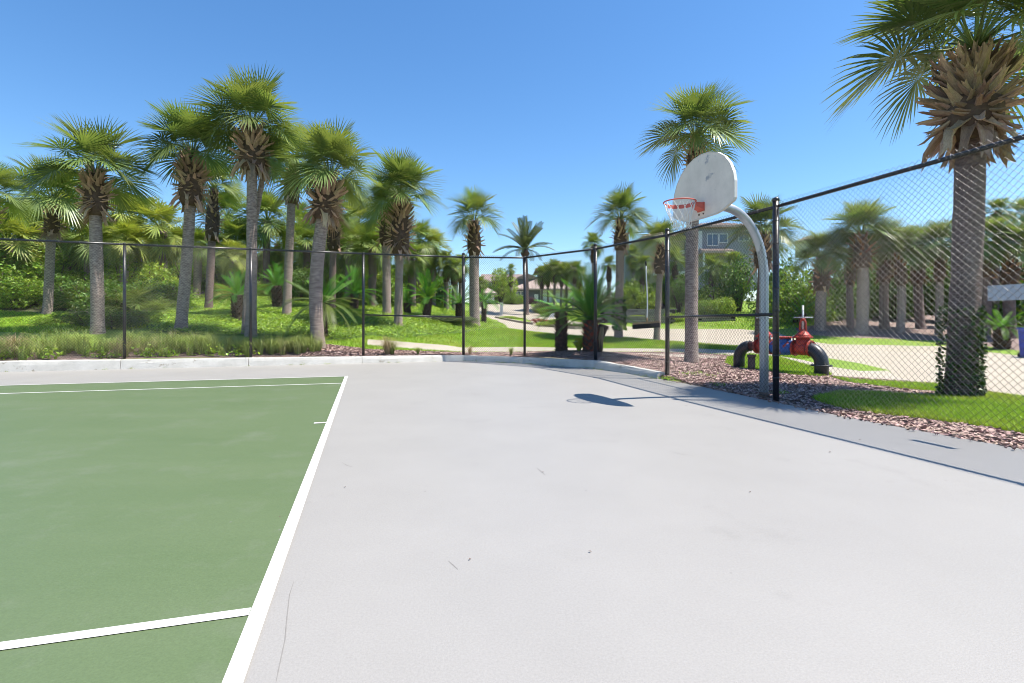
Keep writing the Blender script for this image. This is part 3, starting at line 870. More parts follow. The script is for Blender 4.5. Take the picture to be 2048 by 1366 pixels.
# ---------------------------------------------------------------- backflow valve pipework
e0 = Vector((px_x(1478, 13.2), 13.2)); e1 = Vector((px_x(1643, 11.36), 11.36))
dv = (e1 - e0); LP = dv.length
pipe = thing('backflow_preventer', "red and blue backflow valve assembly with black elbows rising from the mulch", "pipe valve", (e0.x, e0.y, 0), math.atan2(dv.y, dv.x))
AX = 0.60; PR = 0.155
def flange(u, r, w, m, mb=None):
    (mb or MB()).tube([(u - w / 2, 0, AX), (u + w / 2, 0, AX)], r, 20)
def elbow(u0, sgn, r, m, name, pm):
    pp = [(u0, 0, -.1), (u0, 0, AX - .33)]
    for k in range(1, 9):
        w = k / 8 * PI / 2
        pp.append((u0 + sgn * .33 * (1 - math.cos(w)), 0, AX - .33 + .33 * math.sin(w)))
    return MB().tube(pp, r, 18).build(name, m, pm)
elbow(0, 1, .135, M['pipe_black'], 'inlet_elbow', pipe)
e_ = elbow(LP, -1, .145, M['pipe_black'], 'outlet_elbow', pipe)
MB().tube([(LP, 0, .22), (LP, 0, .25)], .215, 20).build('elbow_flange', M['pipe_black'], e_)
MB().tube([(.33, 0, AX), (.60, 0, AX)], .11, 18).build('inlet_pipe', M['pipe_maroon'], pipe)
def gate_valve(u, name):
    v = MB()
    v.tube([(u - .20, 0, AX), (u - .16, 0, AX)], .185, 20)
    v.tube([(u + .16, 0, AX), (u + .20, 0, AX)], .185, 20)
    v.tube([(u - .17, 0, AX), (u - .06, 0, AX), (u + .06, 0, AX), (u + .17, 0, AX)], [.13, .165, .165, .13], 18)
    v.tube([(u, 0, AX), (u, 0, AX + .23)], [.15, .145], 18)
    v.tube([(u, 0, AX + .23), (u, 0, AX + .27)], .205, 20)
    v.tube([(u, 0, AX + .27), (u, 0, AX + .31), (u, 0, AX + .37), (u, 0, AX + .43)], [.19, .15, .10, .055], 18)
    o = v.build('gate_valve', M['valve_red'], pipe)
    y = MB()
    for s_ in (-1, 1):
        y.tube([(u + s_ * .075, 0, AX + .36), (u + s_ * .06, 0, AX + .60), (u + s_ * .02, 0, AX + .66)], .022, 8)
    y.tube([(u, 0, AX + .62), (u, 0, AX + .68)], .05, 12)
    y.build('yoke', M['valve_red'], o)
    s = MB(); s.tube([(u, 0, AX + .40), (u, 0, AX + .98)], .022, 10)
    s.build('stem', M['white_metal'], o)
    h = MB()
    h.tube([(u + math.cos(w) * .18, math.sin(w) * .18, AX + .70) for w in np.linspace(0, 2 * PI, 25)], .012, 8, caps=False)
    for k in range(4):
        w = k * PI / 2
        h.tube([(u, 0, AX + .69), (u + math.cos(w) * .18, math.sin(w) * .18, AX + .70)], .009, 6)
    h.build('handwheel', M['galv'], o)
    bl = MB()
    for uu in (u - .205, u + .205):
        for k in range(8):
            w = k * PI / 4 + .3
            bl.tube([(uu - .02, math.cos(w) * .155, AX + math.sin(w) * .155), (uu + .02, math.cos(w) * .155, AX + math.sin(w) * .155)], .014, 6)
    stuff(bl.build('flange_bolts', M['rust'], o))
gate_valve(.72, 'a'); gate_valve(LP - .42, 'b')
cb = MB()
cb.tube([(.92, 0, AX), (.98, 0, AX), (1.05, 0, AX), (LP - .80, 0, AX), (LP - .68, 0, AX), (LP - .62, 0, AX)], [.14, .17, .185, .185, .165, .14], 20)
co = cb.build('check_body', M['valve_blue'], pipe)
um = (.98 + LP - .66) / 2
cc = MB()
cc.tube([(um, 0, AX + .10), (um, 0, AX + .215)], .16, 18)
cc.build('access_port', M['valve_blue'], co)
MB().tube([(um, 0, AX + .215), (um, 0, AX + .255)], .20, 20).build('access_cover', M['valve_red'], co)
tcks = MB()
for uu in (um - .30, um + .27):
    tcks.tube([(uu, -.05, AX + .15), (uu, -.05, AX + .26)], .016, 8)
    tcks.tube([(uu - .035, -.05, AX + .26), (uu + .035, -.05, AX + .28)], .009, 6)
stuff(tcks.build('test_cocks', M['galv'], co))
sp = on(1503, 12.6)
st = thing('pipe_stand', "short rusty stub post with a round cap beside the black inlet elbow", "post", sp)
MB().tube([(0, 0, -.1), (0, 0, .34)], .085, 14).build('stub', M['rust'], st)
MB().tube([(0, 0, .34), (0, 0, .375), (0, 0, .39)], [.105, .105, .07], 14).build('cap', M['rust'], st)

# ---------------------------------------------------------------- broom hung on the fence
bpx = 1293
BY = 11.33
bp = at(1292, 648, BY)
brm = thing('push_broom', "white handled push broom with a wide dark head hung on the fence", "broom", bp, R(-8))
hd = MB()
hd.box((0, 0, .02), (.58, .07, .03), Matrix.Rotation(R(-4), 3, 'Y'))
hd.box((0, 0, .04), (.55, .045, .012), Matrix.Rotation(R(-4), 3, 'Y'))
ho = hd.build('head', M['wood'], brm)
rgb = np.random.default_rng(4)
bs = MB()
for i in range(90):
    u = (i % 45 - 22) / 22 * .285; w = (-1 if i < 45 else 1) * .02
    z0 = .0 + u * .07
    bs.box((u, w, z0 - .045), (.012, .034, .10), Matrix.Rotation(rgb.uniform(-.15, .15), 3, 'Y'))
stuff(bs.build('bristles', M['bristle'], brm))
MB().tube([(0.02, 0, .05), (.02, 0, .14)], [.022, .018], 8).build('socket', M['wood'], brm)
hh = []
for k in range(13):
    z = .12 + k / 12 * 1.17
    hh.append((.02 + .012 * math.sin(k / 12 * PI * 1.6), .04 * k / 12, z))
MB().tube(hh, .0125, 8).build('handle', M['white_metal'], brm)
MB().tube([hh[-1], (hh[-1][0] - .012, hh[-1][1] + .005, hh[-1][2] + .11)], .017, 8).build('grip', M['bristle'], brm)

# ---------------------------------------------------------------- palm building blocks
def frond_mesh(seed, n=38, droop=0.35, arch=0.25, fold=0.35, spread=150, lod=3, pet=0.85, blade=0.88):
    """one sabal leaf: petiole along +X from the origin, pleated fan at its end"""
    r = random.Random(seed)
    mb = MB()
    # petiole
    pp = []
    for k in range(5):
        t = k / 4
        pp.append(Vector((pet * t, 0, -arch * .5 * t * t)))
    mb.tube(pp, [.035, .022, .017, .014, .012], 4, caps=False)
    # costa: continues and bends down
    slope = -arch
    def costa(t):    # t 0..1 along .55 m
        x = pet + .24 * t * math.cos(math.atan(slope)) * (1 - .12 * t)
        z = pp[-1].z + slope * .24 * t - .12 * t * t * (0.6 + droop)
        return Vector((x, 0, z))
    for i in range(n):
        f = (i + .5) / n * 2 - 1             # -1..1
        phi = R(spread) * f
        t = max(0, 1 - abs(f) * 1.15) ** 0.8
        o = costa(t)
        tang = (costa(min(1, t + .05)) - costa(max(0, t - .05))).normalized()
        side = Vector((0, 1, 0))
        upv = side.cross(tang) * -1
        if upv.z < 0: upv = -upv
        # blade folds up into a V near the costa
        dirv = tang * math.cos(phi) + side * math.sin(phi) + upv * (fold * abs(math.sin(phi)))
        dirv.normalize()
        L = blade * (0.92 - .22 * abs(f) ** 1.5) * r.uniform(.92, 1.06)
        wdir = dirv.cross(upv).normalized()
        lw = R(spread) * 2 / n
        w0, w1 = .012, min(.06, L * .45 * lw * 1.1)
        dr = droop * r.uniform(.6, 1.5)
        rs = [(0.0, w0), (.45, w1), (.78, w1 * .62), (1.0, .003)] if lod >= 3 else [(0.0, w0), (.5, w1 * 1.15), (1.0, .004)]
        V = []
        pleat = .012 * (1 if i % 2 else -1)
        for (rr, w) in rs:
            c = o + dirv * (L * rr) - Vector((0, 0, 1)) * (dr * .5 * L * rr ** 3) + upv * pleat * (1 if 0 < rr < .8 else 0)
            V += [c - wdir * w / 2, c + wdir * w / 2]
        mb.add(V, [(2 * k, 2 * k + 1, 2 * k + 3, 2 * k + 2) for k in range(len(rs) - 1)])
    return mb
FR = []
for i in range(7):
    d = (0.10, 0.16, 0.22, 0.30, 0.40, 0.55, 0.25)[i]
    me = frond_mesh(20 + i, n=46, pet=.80, blade=1.05, droop=d, arch=(0.04, .08, .14, .2, .28, .36, .2)[i], fold=(.5, .42, .35, .3, .25, .2, .6)[i], spread=(120, 130, 140, 145, 150, 150, 125)[i]).mesh('frond')
    me.materials.append(M['frond']); FR.append(me)
DEADF = frond_mesh(40, n=26, droop=1.2, arch=.8, fold=.05, spread=90, lod=2).mesh('dead_frond')
DEADF.materials.append(M['dead'])

def crown_dirs(n, seed, lo=-18, hi=84, power=0.95):
    r = random.Random(seed)
    out = []
    for i in range(n):
        t = (i + .5) / n
        el = hi + (lo - hi) * t ** power
        out.append((i * 2.39996 + r.uniform(-.3, .3), R(el + r.uniform(-9, 9)), t))
    return out

# joined crowns for palms farther off
def crown_mesh(name, seed, n, mat_, lod=2, nseg=28, lo=-28):
    r = random.Random(seed)
    mb = MB()
    for az, el, t in crown_dirs(n, seed, lo=lo):
        k = min(4, int(t * 5))
        f = frond_mesh(seed * 50 + int(az * 10), n=nseg, droop=(.12, .18, .28, .4, .6)[k], arch=(.05, .1, .16, .25, .4)[k], fold=.35, lod=lod)
        m_ = Euler((r.uniform(-.3, .3), -el, az)).to_matrix() * r.uniform(.88, 1.08)
        mb.add([m_ @ Vector(v) for v in f.v], f.f)
    me = mb.mesh(name); me.materials.append(mat_)
    return me
FARC = [crown_mesh('far_crown', 3 + i, 30, M['frond_far']) for i in range(3)]
FARY = [crown_mesh('far_crown', 8 + i, 32, M['frond_yellow'], lo=-60) for i in range(2)]

def boot_mesh(seed):
    """old leaf base along +X: hollow strap that narrows, curls and ends in two torn prongs"""
    r = random.Random(seed)
    V = []
    cu = r.uniform(-.05, .16)
    for t, w, th in ((0, .36, .06), (.3, .26, .06), (.6, .19, .05), (.82, .17, .04)):
        z = cu * math.sin(PI * t) + r.uniform(-.015, .015)
        tw = r.uniform(-.35, .35) * t
        for y in (-1, 0, 1):
            zz = z + abs(y) * w * .22 + y * tw * w * .5
            V.append((t, y * w / 2, zz + th / 2)); V.append((t, y * w / 2, zz - th / 2))
    a, b = 1 + r.uniform(-.05, .12), 1 + r.uniform(-.12, .04)
    V += [(a, -.10, V[-6][2] + r.uniform(-.06, .06)), (b, .09, V[-2][2] + r.uniform(-.06, .06))]
    F = []
    for k in range(3):
        o, p = k * 6, k * 6 + 6
        F += [(o, p, p + 2, o + 2), (o + 2, p + 2, p + 4, o + 4), (o + 1, o + 3, p + 3, p + 1), (o + 3, o + 5, p + 5, p + 3), (o, o + 1, p + 1, p), (o + 4, p + 4, p + 5, o + 5)]
    F += [(18, 24, 20), (19, 21, 24), (18, 19, 24), (20, 24, 21), (20, 25, 22), (21, 23, 25), (22, 25, 23), (20, 21, 25)]
    return MB().add(V, F)
BOOT = []
for i in range(5):
    me = boot_mesh(i).mesh('leaf_base'); me.materials.append(M['boot']); BOOT.append(me)
def bulge(u):
    return float(np.interp(u, [0, .12, .3, .5, .75, 1], [.62, .9, 1, .95, .72, .42]))
def boot_list(n, zb, zt, rb, rt, seed):
    """(height, azimuth, tilt, length, start radius, roll, yaw) of every leaf base from bottom zb to top zt"""
    r = random.Random(seed)
    out = []
    for i in range(n):
        t = (i + .5) / n
        z = zb + (zt - zb) * (.10 + .90 * t)
        az = i * 2.39996 + r.uniform(-.25, .25)
        el = float(np.interp(t, [0, .10, .2, .35, .6, 1], [-68, -50, -8, 24, 44, 66])) + r.uniform(-13, 13)
        pr = rb * bulge(t)
        rad = max(rt * .85, pr * .5)
        ln = min(rb * .92, max(.12, (pr - rad) / max(.5, math.cos(R(el))))) * r.uniform(.85, 1.3)
        out.append((z, az, R(el), ln, rad, r.uniform(-.6, .6), r.uniform(-.55, .55)))
    return out

def trunk_mesh(base, top, r0, r1, rough, seed, nr=26, ns=14, flare=1.25, bend=0.0):
    r = random.Random(seed)
    b, t = Vector(base), Vector(top)
    V = []
    ph = [r.uniform(0, 6.28) for _ in range(4)]
    for i in range(nr + 1):
        u = i / nr
        c = b.lerp(t, u) + Vector((bend * math.sin(PI * u), 0, 0))
        rad = r0 + (r1 - r0) * u
        rad *= 1 + (flare - 1) * max(0, 1 - u * 8) ** 2
        rad *= 1 + rough * .5 * r.uniform(-1, 1)
        for k in range(ns):
            a = 2 * PI * k / ns
            rr = rad * (1 + rough * (.5 * math.sin(3 * a + ph[0] + u * 9) + .4 * r.uniform(-1, 1)))
            V.append((c.x + math.cos(a) * rr, c.y + math.sin(a) * rr, c.z))
    F = []
    for i in range(nr):
        for k in range(ns):
            F.append((i * ns + k, i * ns + (k + 1) % ns, (i + 1) * ns + (k + 1) % ns, (i + 1) * ns + k))
    F.append(tuple(range(nr * ns, nr * ns + ns)))
    return MB().add(V, F, True)

def palm(label, base, Y, tw, apex, boots, bw, R_px, n=24, group=None, tmat='trunk', detail=True, seed=1, bend=0.0, nb=90, lo=6, dead=1, top_tw=None, skew=0.0, ycrown=None):
    """base (px,py) of trunk foot; apex (px,py) where leaves leave; boots (top py, bottom py); widths and radii as surveyed at distance Y"""
    bx = px_x(base[0], Y)
    bz = gz(bx, Y)
    t = thing('cabbage_palm', label, 'palm tree', (bx, Y, bz), 0, group)
    ax, az_ = px_x(apex[0], Y) - bx, px_z(apex[1], Y) - bz
    r0 = m_of(tw * .86, Y) / 2
    r1 = m_of((top_tw or tw * .86) * .88, Y) / 2
    zb, zt = px_z(boots[1], Y) - bz, px_z(boots[0], Y) - bz
    trunk_mesh((0, 0, -.15), (ax, 0, az_), r0, r1, .055, seed, nr=30 if detail else 18, ns=14 if detail else 9, bend=bend).build('trunk', M[tmat], t)
    def axis(z):
        u = (z + .15) / (az_ + .15)
        return ax * u + bend * math.sin(PI * u)
    rb = m_of(bw, Y) / 2
    # core under the boots
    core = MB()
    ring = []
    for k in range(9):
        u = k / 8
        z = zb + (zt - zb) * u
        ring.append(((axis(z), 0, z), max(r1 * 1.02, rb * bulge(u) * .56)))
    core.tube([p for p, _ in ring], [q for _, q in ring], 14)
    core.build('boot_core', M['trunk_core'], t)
    bl = boot_list(nb, zb, zt + .03, rb, r1, seed)
    if detail:
        for i, (z, az, el, ln, rad, roll, yaw) in enumerate(bl):
            obj('leaf_base', BOOT[i % 5], None, t, (axis(z) + math.cos(az) * rad * .9, math.sin(az) * rad * .9, z), (roll, -el, az + yaw), ln)
    else:
        mb = MB()
        for i, (z, az, el, ln, rad, roll, yaw) in enumerate(bl):
            m_ = Euler((roll, -el, az + yaw)).to_matrix() * ln
            o_ = Vector((axis(z) + math.cos(az) * rad * .9, math.sin(az) * rad * .9, z))
            me = boot_mesh(i % 5)
            mb.add([m_ @ Vector(v) + o_ for v in me.v], me.f)
        stuff(mb.build('leaf_bases', M['boot_far'], t))
    S = m_of(R_px, Y) / 1.84
    rnd = random.Random(seed + 100)
    if detail or R_px > 40:
        for az, el, tt in crown_dirs(n, seed, lo=lo):
            k = min(5, int(tt * 6))
            if rnd.random() < .12: k = 6
            el += skew * math.cos(az)
            obj('frond', FR[k], None, t, (ax + math.cos(az) * r1 * .4, math.sin(az) * r1 * .4, az_ + .16 * S - tt * .12), (rnd.uniform(-.35, .35), -el, az), S * rnd.uniform(.88, 1.1))
        for i in range(dead):
            obj('dead_frond', DEADF, None, t, (ax, 0, az_ - .1), (rnd.uniform(-.4, .4), R(rnd.uniform(35, 62)), rnd.uniform(0, 6.28)), S * .8)
    else:
        me = (FARY if ycrown else FARC)[seed % (2 if ycrown else 3)]
        obj('crown', me, None, t, (ax, 0, az_), (0, 0, rnd.uniform(0, 6.28)), S)
    return t

G1 = "cabbage palms on the grassy bank behind the fence"
palm("tallest cabbage palm rising high over the bank, its pale trunk behind a fence post", (502, 671), 16.5, 24, (505, 262), (265, 343), 88, 112, 29, G1, seed=11, nb=120)
palm("cabbage palm with pale straight trunk left of the first fence post", (196, 665), 16.0, 27, (190, 352), (348, 432), 74, 112, 29, G1, seed=12, nb=120)
palm("shaggy booted cabbage palm with reddish lower trunk between the first two fence posts", (361, 661), 17.5, 25, (384, 314), (316, 412), 78, 104, 28, G1, seed=13, nb=120, bend=.05)
palm("leaning cabbage palm whose dark trunk foot stands closest to the fence", (637, 696), 15.7, 31, (660, 358), (360, 440), 88, 108, 29, G1, seed=14, nb=120, bend=-.22, dead=3)
palm("slender cabbage palm with narrow boots and clean trunk between tallest and leaning palm", (573, 628), 22, 19, (586, 330), (333, 408), 54, 80, 25, G1, seed=15, nb=60)
palm("cabbage palm with slender dark trunk hidden partly behind the shaggy one", (417, 622), 24.5, 17, (428, 378), (383, 482), 46, 62, 23, G1, seed=16, nb=66, tmat='trunk_dark')
palm("cabbage palm with low dark crown at the far left over the lawn", (94, 631), 22, 19, (106, 408), (410, 472), 46, 94, 28, G1, seed=17, nb=56)
palm("front palm of the touching pair with wide shaggy boots, right of the bank", (796, 648), 21, 19, (802, 402), (404, 512), 70, 96, 29, G1, seed=18, nb=120)
palm("rear palm of the touching pair, half behind its neighbour", (774, 628), 24, 20, (772, 425), (430, 492), 50, 74, 23, G1, seed=19, nb=56)
palm("short dark booted palm directly behind the leaning one", (664, 622), 26, 16, (668, 432), (438, 502), 46, 56, 21, G1, seed=20, nb=50, tmat='trunk_dark')
palm("cabbage palm with pale ragged boots standing alone left of the street", (949, 656), 25, 24, (948, 442), (443, 512), 50, 62, 23, G1, seed=21, nb=64)
palm("cabbage palm mostly cut off by the left edge of the photo", (-30, 650), 18, 24, (-22, 395), (398, 460), 62, 80, 25, G1, seed=22, nb=50)
palm("thin pale leaning trunk with a small crown crossing behind the tallest palm", (488, 671), 17.0, 13, (532, 318), (322, 352), 26, 52, 21, G1, seed=23, nb=24, bend=-.12, dead=0, tmat='trunk')
G2 = "cabbage palms along the street side"
palm("big cabbage palm with huge boots and ivied foot, cut by the top right corner", (1921, 797), 8.06, 60, (1950, 104), (132, 284), 176, 226, 32, G2, seed=31, nb=230, tmat='trunk_dark', dead=1, lo=8, top_tw=54)
palm("tall cabbage palm standing directly behind the basketball backboard", (1383, 728), 14.1, 30, (1392, 280), (284, 350), 62, 106, 30, G2, seed=32, nb=70, bend=-.05, dead=0)
palm("cabbage palm in the verge behind the sago, with ivy low on its trunk", (1237, 675), 22.3, 20, (1241, 440), (444, 502), 46, 64, 25, G2, seed=33, nb=58)
palm("smaller cabbage palm in the verge right behind the broom handle", (1313, 680), 21.6, 15, (1322, 488), (490, 548), 44, 58, 23, G2, seed=34, nb=50)
palm("cabbage palm behind the hoop pole with drooping crown over the fence rail", (1516, 690), 18.8, 20, (1528, 470), (474, 536), 60, 78, 25, G2, seed=35, nb=60, tmat='trunk_dark', dead=1)
G3 = "palms of the grove on the mulch berm across the street"
grove = [("leftmost grove palm with a pale thick trunk beside the dark shrub", 1640, 657, 26.5, 24, 1644, 516, 48, 'trunk'),
 ("grove palm with the highest crown, trunk kinked above its pale foot", 1722, 662, 25.6, 26, 1722, 470, 58, 'trunk'),
 ("reddish booted grove palm just left of the kinked trunk", 1702, 655, 27.5, 16, 1704, 505, 44, 'trunk_dark'),
 ("grove palm behind the kinked trunk, second to its right", 1768, 656, 27.2, 20, 1768, 498, 48, 'trunk_dark'),
 ("grove palm with smooth grey trunk in the middle of the row", 1800, 662, 25.8, 18, 1798, 505, 50, 'trunk'),
 ("dark trunked grove palm at the back between two grey trunks", 1842, 657, 27, 20, 1838, 502, 46, 'trunk_dark'),
 ("slim straight grey grove palm left of the big ivy foot", 1877, 668, 25, 16, 1880, 498, 50, 'trunk'),
 ("grove palm showing just right of the big near trunk", 1968, 672, 23.5, 22, 1966, 488, 52, 'trunk_dark'),
 ("grove palm above the white sign plate at the right edge", 2022, 672, 23, 24, 2024, 505, 54, 'trunk_dark')]
for i, (lb, bx, by, Y, tw, ax, ay, rp, tm) in enumerate(grove):
    palm(lb, (bx, by), Y, tw, (ax, ay), (ay + 4, ay + 66), tw * 2.3, rp * 1.22, 30, G3, tmat=tm, seed=50 + i, nb=44, detail=False, dead=1, bend=.12 * math.sin(i * 2.1))
palm("high palm crown peeking out right of the big near trunk", (1990, 660), 27, 14, (1994, 425), (428, 460), 30, 40, 22, "palms at the right edge beyond the grove", seed=70, nb=30, detail=False, tmat='trunk_dark')
palm("palm crown half cut off at the right edge above the grove", (2046, 660), 27, 14, (2052, 432), (436, 470), 30, 42, 22, "palms at the right edge beyond the grove", seed=71, nb=30, detail=False, tmat='trunk_dark')

# street cluster in the distance and other far palms, one crown mesh each
G4 = "slim palms in front of the far garage"
for i, (bx, ax, ay, Y, rp) in enumerate([(1085, 1083, 552, 46, 26), (1096, 1096, 548, 47, 27), (1108, 1110, 540, 45, 28), (1121, 1124, 548, 44, 28), (1133, 1133, 545, 46, 28), (1146, 1150, 542, 43, 30), (1158, 1162, 556, 45, 27)]):
    palm("one of the slim palms standing close together in front of the far garage", (bx, 620), Y, 6, (ax, ay), (ay + 2, ay + 26), 15, rp, 24, G4, seed=80 + i, nb=24, detail=False, dead=0)
for lb, bx, ax, ay, Y, rp, g in [
   ("lone palm rising before the brown tiled roof far up the street", 1022, 1022, 540, 58, 16, None),
   ("small palm at the left end of the brown tiled roof", 962, 962, 568, 50, 20, None),
   ("low palm beside the lone one before the brown tiled roof", 1004, 1003, 566, 60, 14, None),
   ("tall palm on the skyline just left of the second fence corner", 1190, 1186, 492, 40, 32, None),
   ("pale palm in the clump of three beyond the sagos", 893, 892, 530, 36, 34, "clump of three palms left of the corner post"),
   ("reddish booted palm in the clump of three", 908, 909, 538, 35, 32, "clump of three palms left of the corner post"),
   ("right hand palm in the clump of three", 922, 922, 532, 37, 32, "clump of three palms left of the corner post"),
   ("palm on the wooded slope above the mulch, left of the white broom handle", 1285, 1284, 535, 38, 34, None),
   ("young palm before the grey house porch, right of the fence corner", 1424, 1424, 540, 36, 38, None),
   ("bushy palm under the porch roof of the grey house", 1465, 1468, 532, 37, 40, None),
   ("palm below the balcony of the grey house", 1352, 1350, 522, 38, 34, None),
   ("palm before the chimney of the grey house", 1268, 1266, 512, 42, 26, None),
   ("skyline palm just right of the second fence corner", 1218, 1218, 530, 44, 24, None)]:
    palm(lb, (bx, 620), Y, max(6, 420 / Y), (ax, ay), (ay + 3, ay + 34), 900 / Y, rp, 24, g, seed=int(bx), nb=30, detail=False, dead=0)

# thicket palms on the left
G5 = "palms crowded in the thicket behind the left bank"
thick = [(15, 462, 27, 92, 1, "yellow green thicket palm drooping over the fence rail at the left edge"),
 (62, 440, 29, 88, 0, "green thicket palm behind the low dark palm crown at far left"),
 (130, 425, 32, 86, 1, "thicket palm filling the gap between the two leftmost palm trunks"),
 (225, 415, 31, 92, 1, "yellow green thicket palm just right of the first tall palm's boots"),
 (275, 425, 33, 86, 0, "green thicket palm midway between first tall palm and shaggy booted palm"),
 (325, 440, 30, 80, 1, "yellow green thicket palm just left of the shaggy booted trunk"),
 (250, 478, 28, 60, 1, "low thicket palm with pale drooping crown above the first fence post"),
 (455, 415, 36, 82, 0, "deep green thicket palm on the skyline left of the tallest trunk"),
 (472, 462, 32, 60, 0, "short thicket palm under the skyline one, left of the tallest trunk"),
 (535, 420, 33, 80, 0, "thicket palm with rounded crown between tallest and slender trunks"),
 (556, 468, 36, 64, 1, "yellow green thicket palm left of the slender clean trunk"),
 (612, 468, 32, 66, 0, "thicket palm filling the gap left of the leaning trunk"),
 (700, 462, 30, 72, 0, "bright green thicket palm just right of the dark booted short palm"),
 (745, 492, 28, 66, 0, "low thicket palm left of the touching pair, over the fence rail"),
 (712, 428, 36, 76, 1, "tall thicket palm on the skyline between leaning palm and touching pair"),
 (838, 462, 34, 66, 0, "skyline thicket palm immediately right of the touching pair"),
 (866, 492, 36, 54, 1, "last thicket palm on the right before open sky"),
 (822, 512, 30, 52, 0, "low thicket palm behind the touching pair's right side"),
 (397, 486, 31, 48, 0, "thicket palm with pale trunk right of the shaggy booted palm"),
 (466, 508, 30, 46, 1, "small pale crowned thicket palm behind the bright sago"),
 (-30, 430, 28, 92, 0, "thicket palm mostly beyond the left edge of the photo"),
 (180, 462, 28, 66, 0, "thicket palm half hidden behind the first tall palm's trunk"),
 (640, 512, 34, 62, 1, "low yellow green thicket palm behind the leaning trunk's right side"),
 (770, 440, 38, 66, 0, "thicket palm behind the boots of the touching pair"),
 (90, 490, 33, 70, 0, "low green thicket palm behind the second trunk from the left"),
 (360, 490, 34, 66, 0, "low thicket palm behind the shaggy booted trunk"),
 (600, 430, 40, 60, 0, "farthest skyline thicket palm right of the slender trunk"),
 (690, 500, 33, 60, 0, "lowest thicket palm behind the dark booted short palm")]
for i, (ax, ay, Y, rp, yl, lb) in enumerate(thick):
    ay = ay + 22 if ay < 470 else ay + 6
    rp = rp * .88
    bx = px_x(ax + (i % 3 - 1) * 4, Y); bz = gz(bx, Y)
    t = thing('thicket_palm', lb, 'palm tree', (bx, Y, bz), 0, G5)
    X0 = px_x(ax, Y) - bx; Z0 = px_z(ay, Y) - bz
    trunk_mesh((0, 0, -.2), (X0, 0, Z0), .2, .24, .1, i, nr=14, ns=8).build('trunk', M['trunk_dark' if i % 2 else 'trunk'], t)
    obj('crown', (FARY[i % 2] if yl else FARC[i % 3]), None, t, (X0, 0, Z0), (0, 0, i * 1.7), m_of(rp, Y) / 1.72)

# ivy on the two street palms
def ivy(label, base, Y, tw, y0, y1, n, seed, sz):
    r = np.random.default_rng(seed)
    b = on(base, Y)
    z0, z1 = px_z(y1, Y), px_z(y0, Y)
    a = r.uniform(0, 2 * PI, n)
    a = np.where(r.random(n) < .3, r.normal(-.5, .7, n), a)
    u = r.random(n) ** 1.5
    rad = m_of(tw, Y) / 2 * (.98 + r.random(n) ** 2 * .22)
    c = np.column_stack([b.x + np.cos(a) * rad, Y + np.sin(a) * rad, z0 + (z1 - z0) * u])
    V, F = leaves(c - np.array([b.x, b.y, b.z]), sz, seed, up=.1, asp=.8)
    o = obj('ivy', np_mesh('ivy', V, F), M['ivy'])
    o.location = b
    stuff(o); o["label"] = label
ivy("dark ivy climbing the foot of the big near palm", 1921, 8.06, 64, 612, 797, 1900, 5, .06)
ivy("ivy climbing the street palm behind the sago", 1238, 22.3, 24, 600, 660, 260, 6, .16)

# ---------------------------------------------------------------- cycads and the feather palm
def pinnate_mesh(seed, nl=34, llen=.15, droop=.55, lw=.014, vee=.5, name='frond', taper=True, pet=.12):
    r = random.Random(seed)
    mb = MB()
    def rach(t):
        return Vector((math.sin(min(1.5, droop * 1.2) * t * .9 + .001) / (max(.2, droop) * 1.08) if False else t * (1 - .18 * droop * t), 0, .10 * t - droop * .55 * t * t))
    mb.tube([rach(k / 6) for k in range(7)], [.012, .011, .010, .008, .006, .005, .003], 4, caps=False)
    for i in range(nl):
        t = pet + (1 - pet) * (i + .5) / nl
        p = rach(t)
        tg = (rach(min(1, t + .03)) - rach(t - .03)).normalized()
        L = llen * (math.sin(PI * (.12 + .80 * (t - pet) / (1 - pet))) ** .6 + .12) * r.uniform(.92, 1.08)
        for s in (-1, 1):
            side = Vector((0, s, 0))
            up = Vector((-tg.z, 0, tg.x))
            d = (side * .85 + tg * .55 + up * vee).normalized()
            w = tg * lw / 2
            m1 = p + d * L * .55 - Vector((0, 0, .01))
            e = p + d * L - Vector((0, 0, L * .18))
            mb.add([p - w * .6, p + w * .6, m1 + w, m1 - w, e], [(0, 1, 2, 3), (3, 2, 4)])
    return mb
CY = []
for i in range(4):
    me = pinnate_mesh(60 + i, droop=(.15, .4, .7, 1.0)[i], vee=(.6, .5, .4, .3)[i]).mesh('cycad_frond'); me.materials.append(M['cycad']); CY.append(me)
CYP = []
for i in range(2):
    me = pinnate_mesh(70 + i, droop=(.7, 1.1)[i], vee=.2).mesh('cycad_frond'); me.materials.append(M['cycad_pale']); CYP.append(me)
DT = []
for i in range(4):
    me = pinnate_mesh(80 + i, nl=40, llen=.17, droop=(.15, .35, .6, .85)[i], vee=.35, lw=.016).mesh('date_frond'); me.materials.append(M['date']); DT.append(me)
